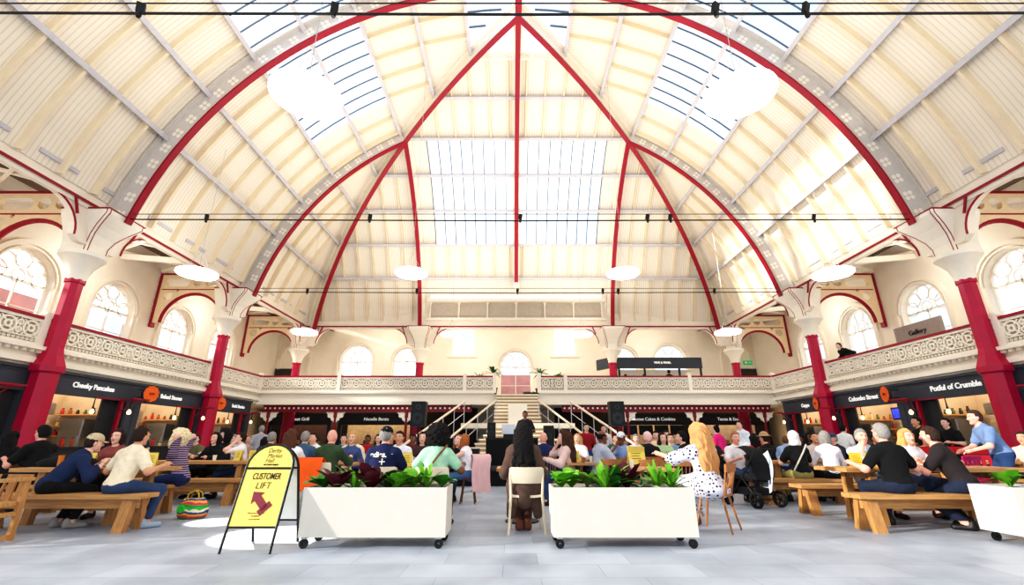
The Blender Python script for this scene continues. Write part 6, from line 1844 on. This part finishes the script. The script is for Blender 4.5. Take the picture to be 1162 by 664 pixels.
person(6.53, 27.20, R(15), 'person at the kiosk counter by its column', hair='short', hc=DK, top=(.3,.3,.35), leg=BLK, pose='stand', arms='lap', lod=2, z=3.45, sc=0.9)
person(7.63, 27.20, R(15), 'person at the kiosk counter below its sign', hair='short', hc=DK, top=(.9,.88,.85), leg=BLK, pose='stand', arms='lap', lod=2, z=3.45, sc=0.9)
person(9.14, 27.20, R(15), 'tall dark-haired person at the kiosk counter end', hair='short', hc=DK, top=BLK, leg=BLK, pose='stand', arms='lap', lod=2, z=3.45, sc=1.05)
person(-9.73, 12.20, R(178), 'person in dark clothes by the Cheeky Pancakes shutter', hair='short', hc=DK, top=(.2,.2,.24), leg=BLK, lod=2, pose='stand', arms='side', sc=0.88)
person(-9.03, 13.40, R(176), 'person in olive beyond the curly white-blond hair', hair='short', hc=BRN, top=(.42,.42,.30), leg=BLK, lod=2)
person(-8.10, 13.60, R(170), 'person in pale grey under the Sushi Stories sign', hair='short', hc=GRY, top=(.78,.78,.80), leg=BLK, lod=2)
person(-2.91, 13.00, R(175), 'person in burgundy below the loudspeaker on the Noodle Bento side', hair='short', hc=DK, top=(.40,.10,.14), leg=BLK, lod=2, skin='brown')
person(-4.95, 13.40, R(190), 'person in teal in front of the thin maroon post', hair='short', hc=BRN, top=(.2,.42,.45), leg=BLK, lod=2)
person(1.49, 12.40, R(150), 'person in white behind the brunette in pink', hair='long', hc=BLD, top=(.92,.9,.9), leg=BLK, lod=2, fem=True)
person(2.45, 12.60, R(190), 'person in dark green beneath the loudspeaker near the cakes sign', hair='short', hc=DK, top=(.18,.3,.22), leg=BLK, lod=2, skin='tan')
person(4.69, 12.00, R(175), 'person in a dark top just past the long blonde hair', hair='short', hc=BRN, top=(.2,.18,.2), leg=BLK, lod=2)
person(7.74, 15.20, R(178), 'person in grey before the maroon corner post', hair='bob', hc=BRN, top=(.6,.58,.6), leg=BLK, lod=2, fem=True)
person(8.57, 13.70, R(185), 'person in cream behind the grey-haired sitter in white', hair='short', hc=BRN, top=(.88,.82,.72), leg=BLK, lod=2)
person(8.96, 12.20, R(178), 'person in black under the Colombo Street disc', hair='short', hc=DK, top=BLK, leg=BLK, lod=2, skin='tan')
# ------------------------------------------------------------------ light
w = bpy.data.worlds.new('sky'); scene.world = w; w.use_nodes = True
nt = w.node_tree; bg = nt.nodes['Background']
tc = nt.nodes.new('ShaderNodeTexCoord'); nz = nt.nodes.new('ShaderNodeTexNoise'); nz.inputs['Scale'].default_value = 3.0; nz.inputs['Detail'].default_value = 5
rp = nt.nodes.new('ShaderNodeValToRGB'); rp.color_ramp.elements[0].position = .35; rp.color_ramp.elements[1].position = .6
rp.color_ramp.elements[0].color = lin((.80, .90, 1.0)) + (1,); rp.color_ramp.elements[1].color = (1, 1, 1, 1)
nt.links.new(tc.outputs['Generated'], nz.inputs['Vector']); nt.links.new(nz.outputs['Fac'], rp.inputs['Fac']); nt.links.new(rp.outputs['Color'], bg.inputs['Color'])
bg.inputs['Strength'].default_value = 1.2
s = bpy.data.lights.new('sun', 'SUN'); s.energy = 4.0; s.angle = R(1.5); s.color = (1, .95, .86)
so = bpy.data.objects.new('sun', s); col.objects.link(so)
so.rotation_euler = Vector((1.0, .3, -.27)).to_track_quat('-Z', 'Y').to_euler()
def area(loc, target, sx, sy, e, c=(1, .97, .92)):
    l = bpy.data.lights.new('vault_fill', 'AREA'); l.shape = 'RECTANGLE'; l.size = sx; l.size_y = sy; l.energy = e; l.color = c
    o = bpy.data.objects.new('vault_fill', l); col.objects.link(o); o.location = loc
    o.rotation_euler = (Vector(target) - Vector(loc)).to_track_quat('-Z', 'Y').to_euler()
area((0, 13, 9.0), (0, 13, 20), 15, 24, 1250, (1, .95, .86))  # upward fill light added to brighten the vault, no fixture
for s_ in (-1, 1):  # point fill lights without fixtures, added to brighten the side galleries
    for y in (7, 14, 21):
        l = bpy.data.lights.new('gallery_fill', 'POINT'); l.energy = 90; l.shadow_soft_size = .4; l.color = (1, .96, .9)
        o = bpy.data.objects.new('gallery_fill', l); col.objects.link(o); o.location = (s_ * 14.8, y + 1.5, 7.4)
for x in (-9, -3, 3, 9):  # the same added fill along the rear gallery
    l = bpy.data.lights.new('gallery_fill', 'POINT'); l.energy = 90; l.shadow_soft_size = .4; l.color = (1, .96, .9)
    o = bpy.data.objects.new('gallery_fill', l); col.objects.link(o); o.location = (x, 28.6, 7.6)
scene.view_settings.view_transform = 'Standard'
scene.view_settings.look = 'None'
scene.view_settings.exposure = 0.25

def beam(loc, target, deg, e):  # added spotlight standing in for a sun patch on the paving
    l = bpy.data.lights.new('sun_patch_spot', 'SPOT'); l.energy = e; l.spot_size = R(deg); l.spot_blend = .12; l.shadow_soft_size = .05; l.color = (1, .97, .9)
    o = bpy.data.objects.new('sun_patch_spot', l); col.objects.link(o); o.location = loc
    o.rotation_euler = (Vector(target) - Vector(loc)).to_track_quat('-Z', 'Y').to_euler()
beam((-8.2, 9.5, 14.2), (-3.2, 6.35, 0), 5.5, 30000)
beam((-8.0, 11.0, 14.2), (-4.6, 7.4, 0), 3.0, 30000)

vs = scene.view_settings; vs.use_curve_mapping = True
cv = vs.curve_mapping.curves[3]
cv.points.new(.06, .042); cv.points.new(.30, .31); cv.points.new(.70, .76)
vs.curve_mapping.update()
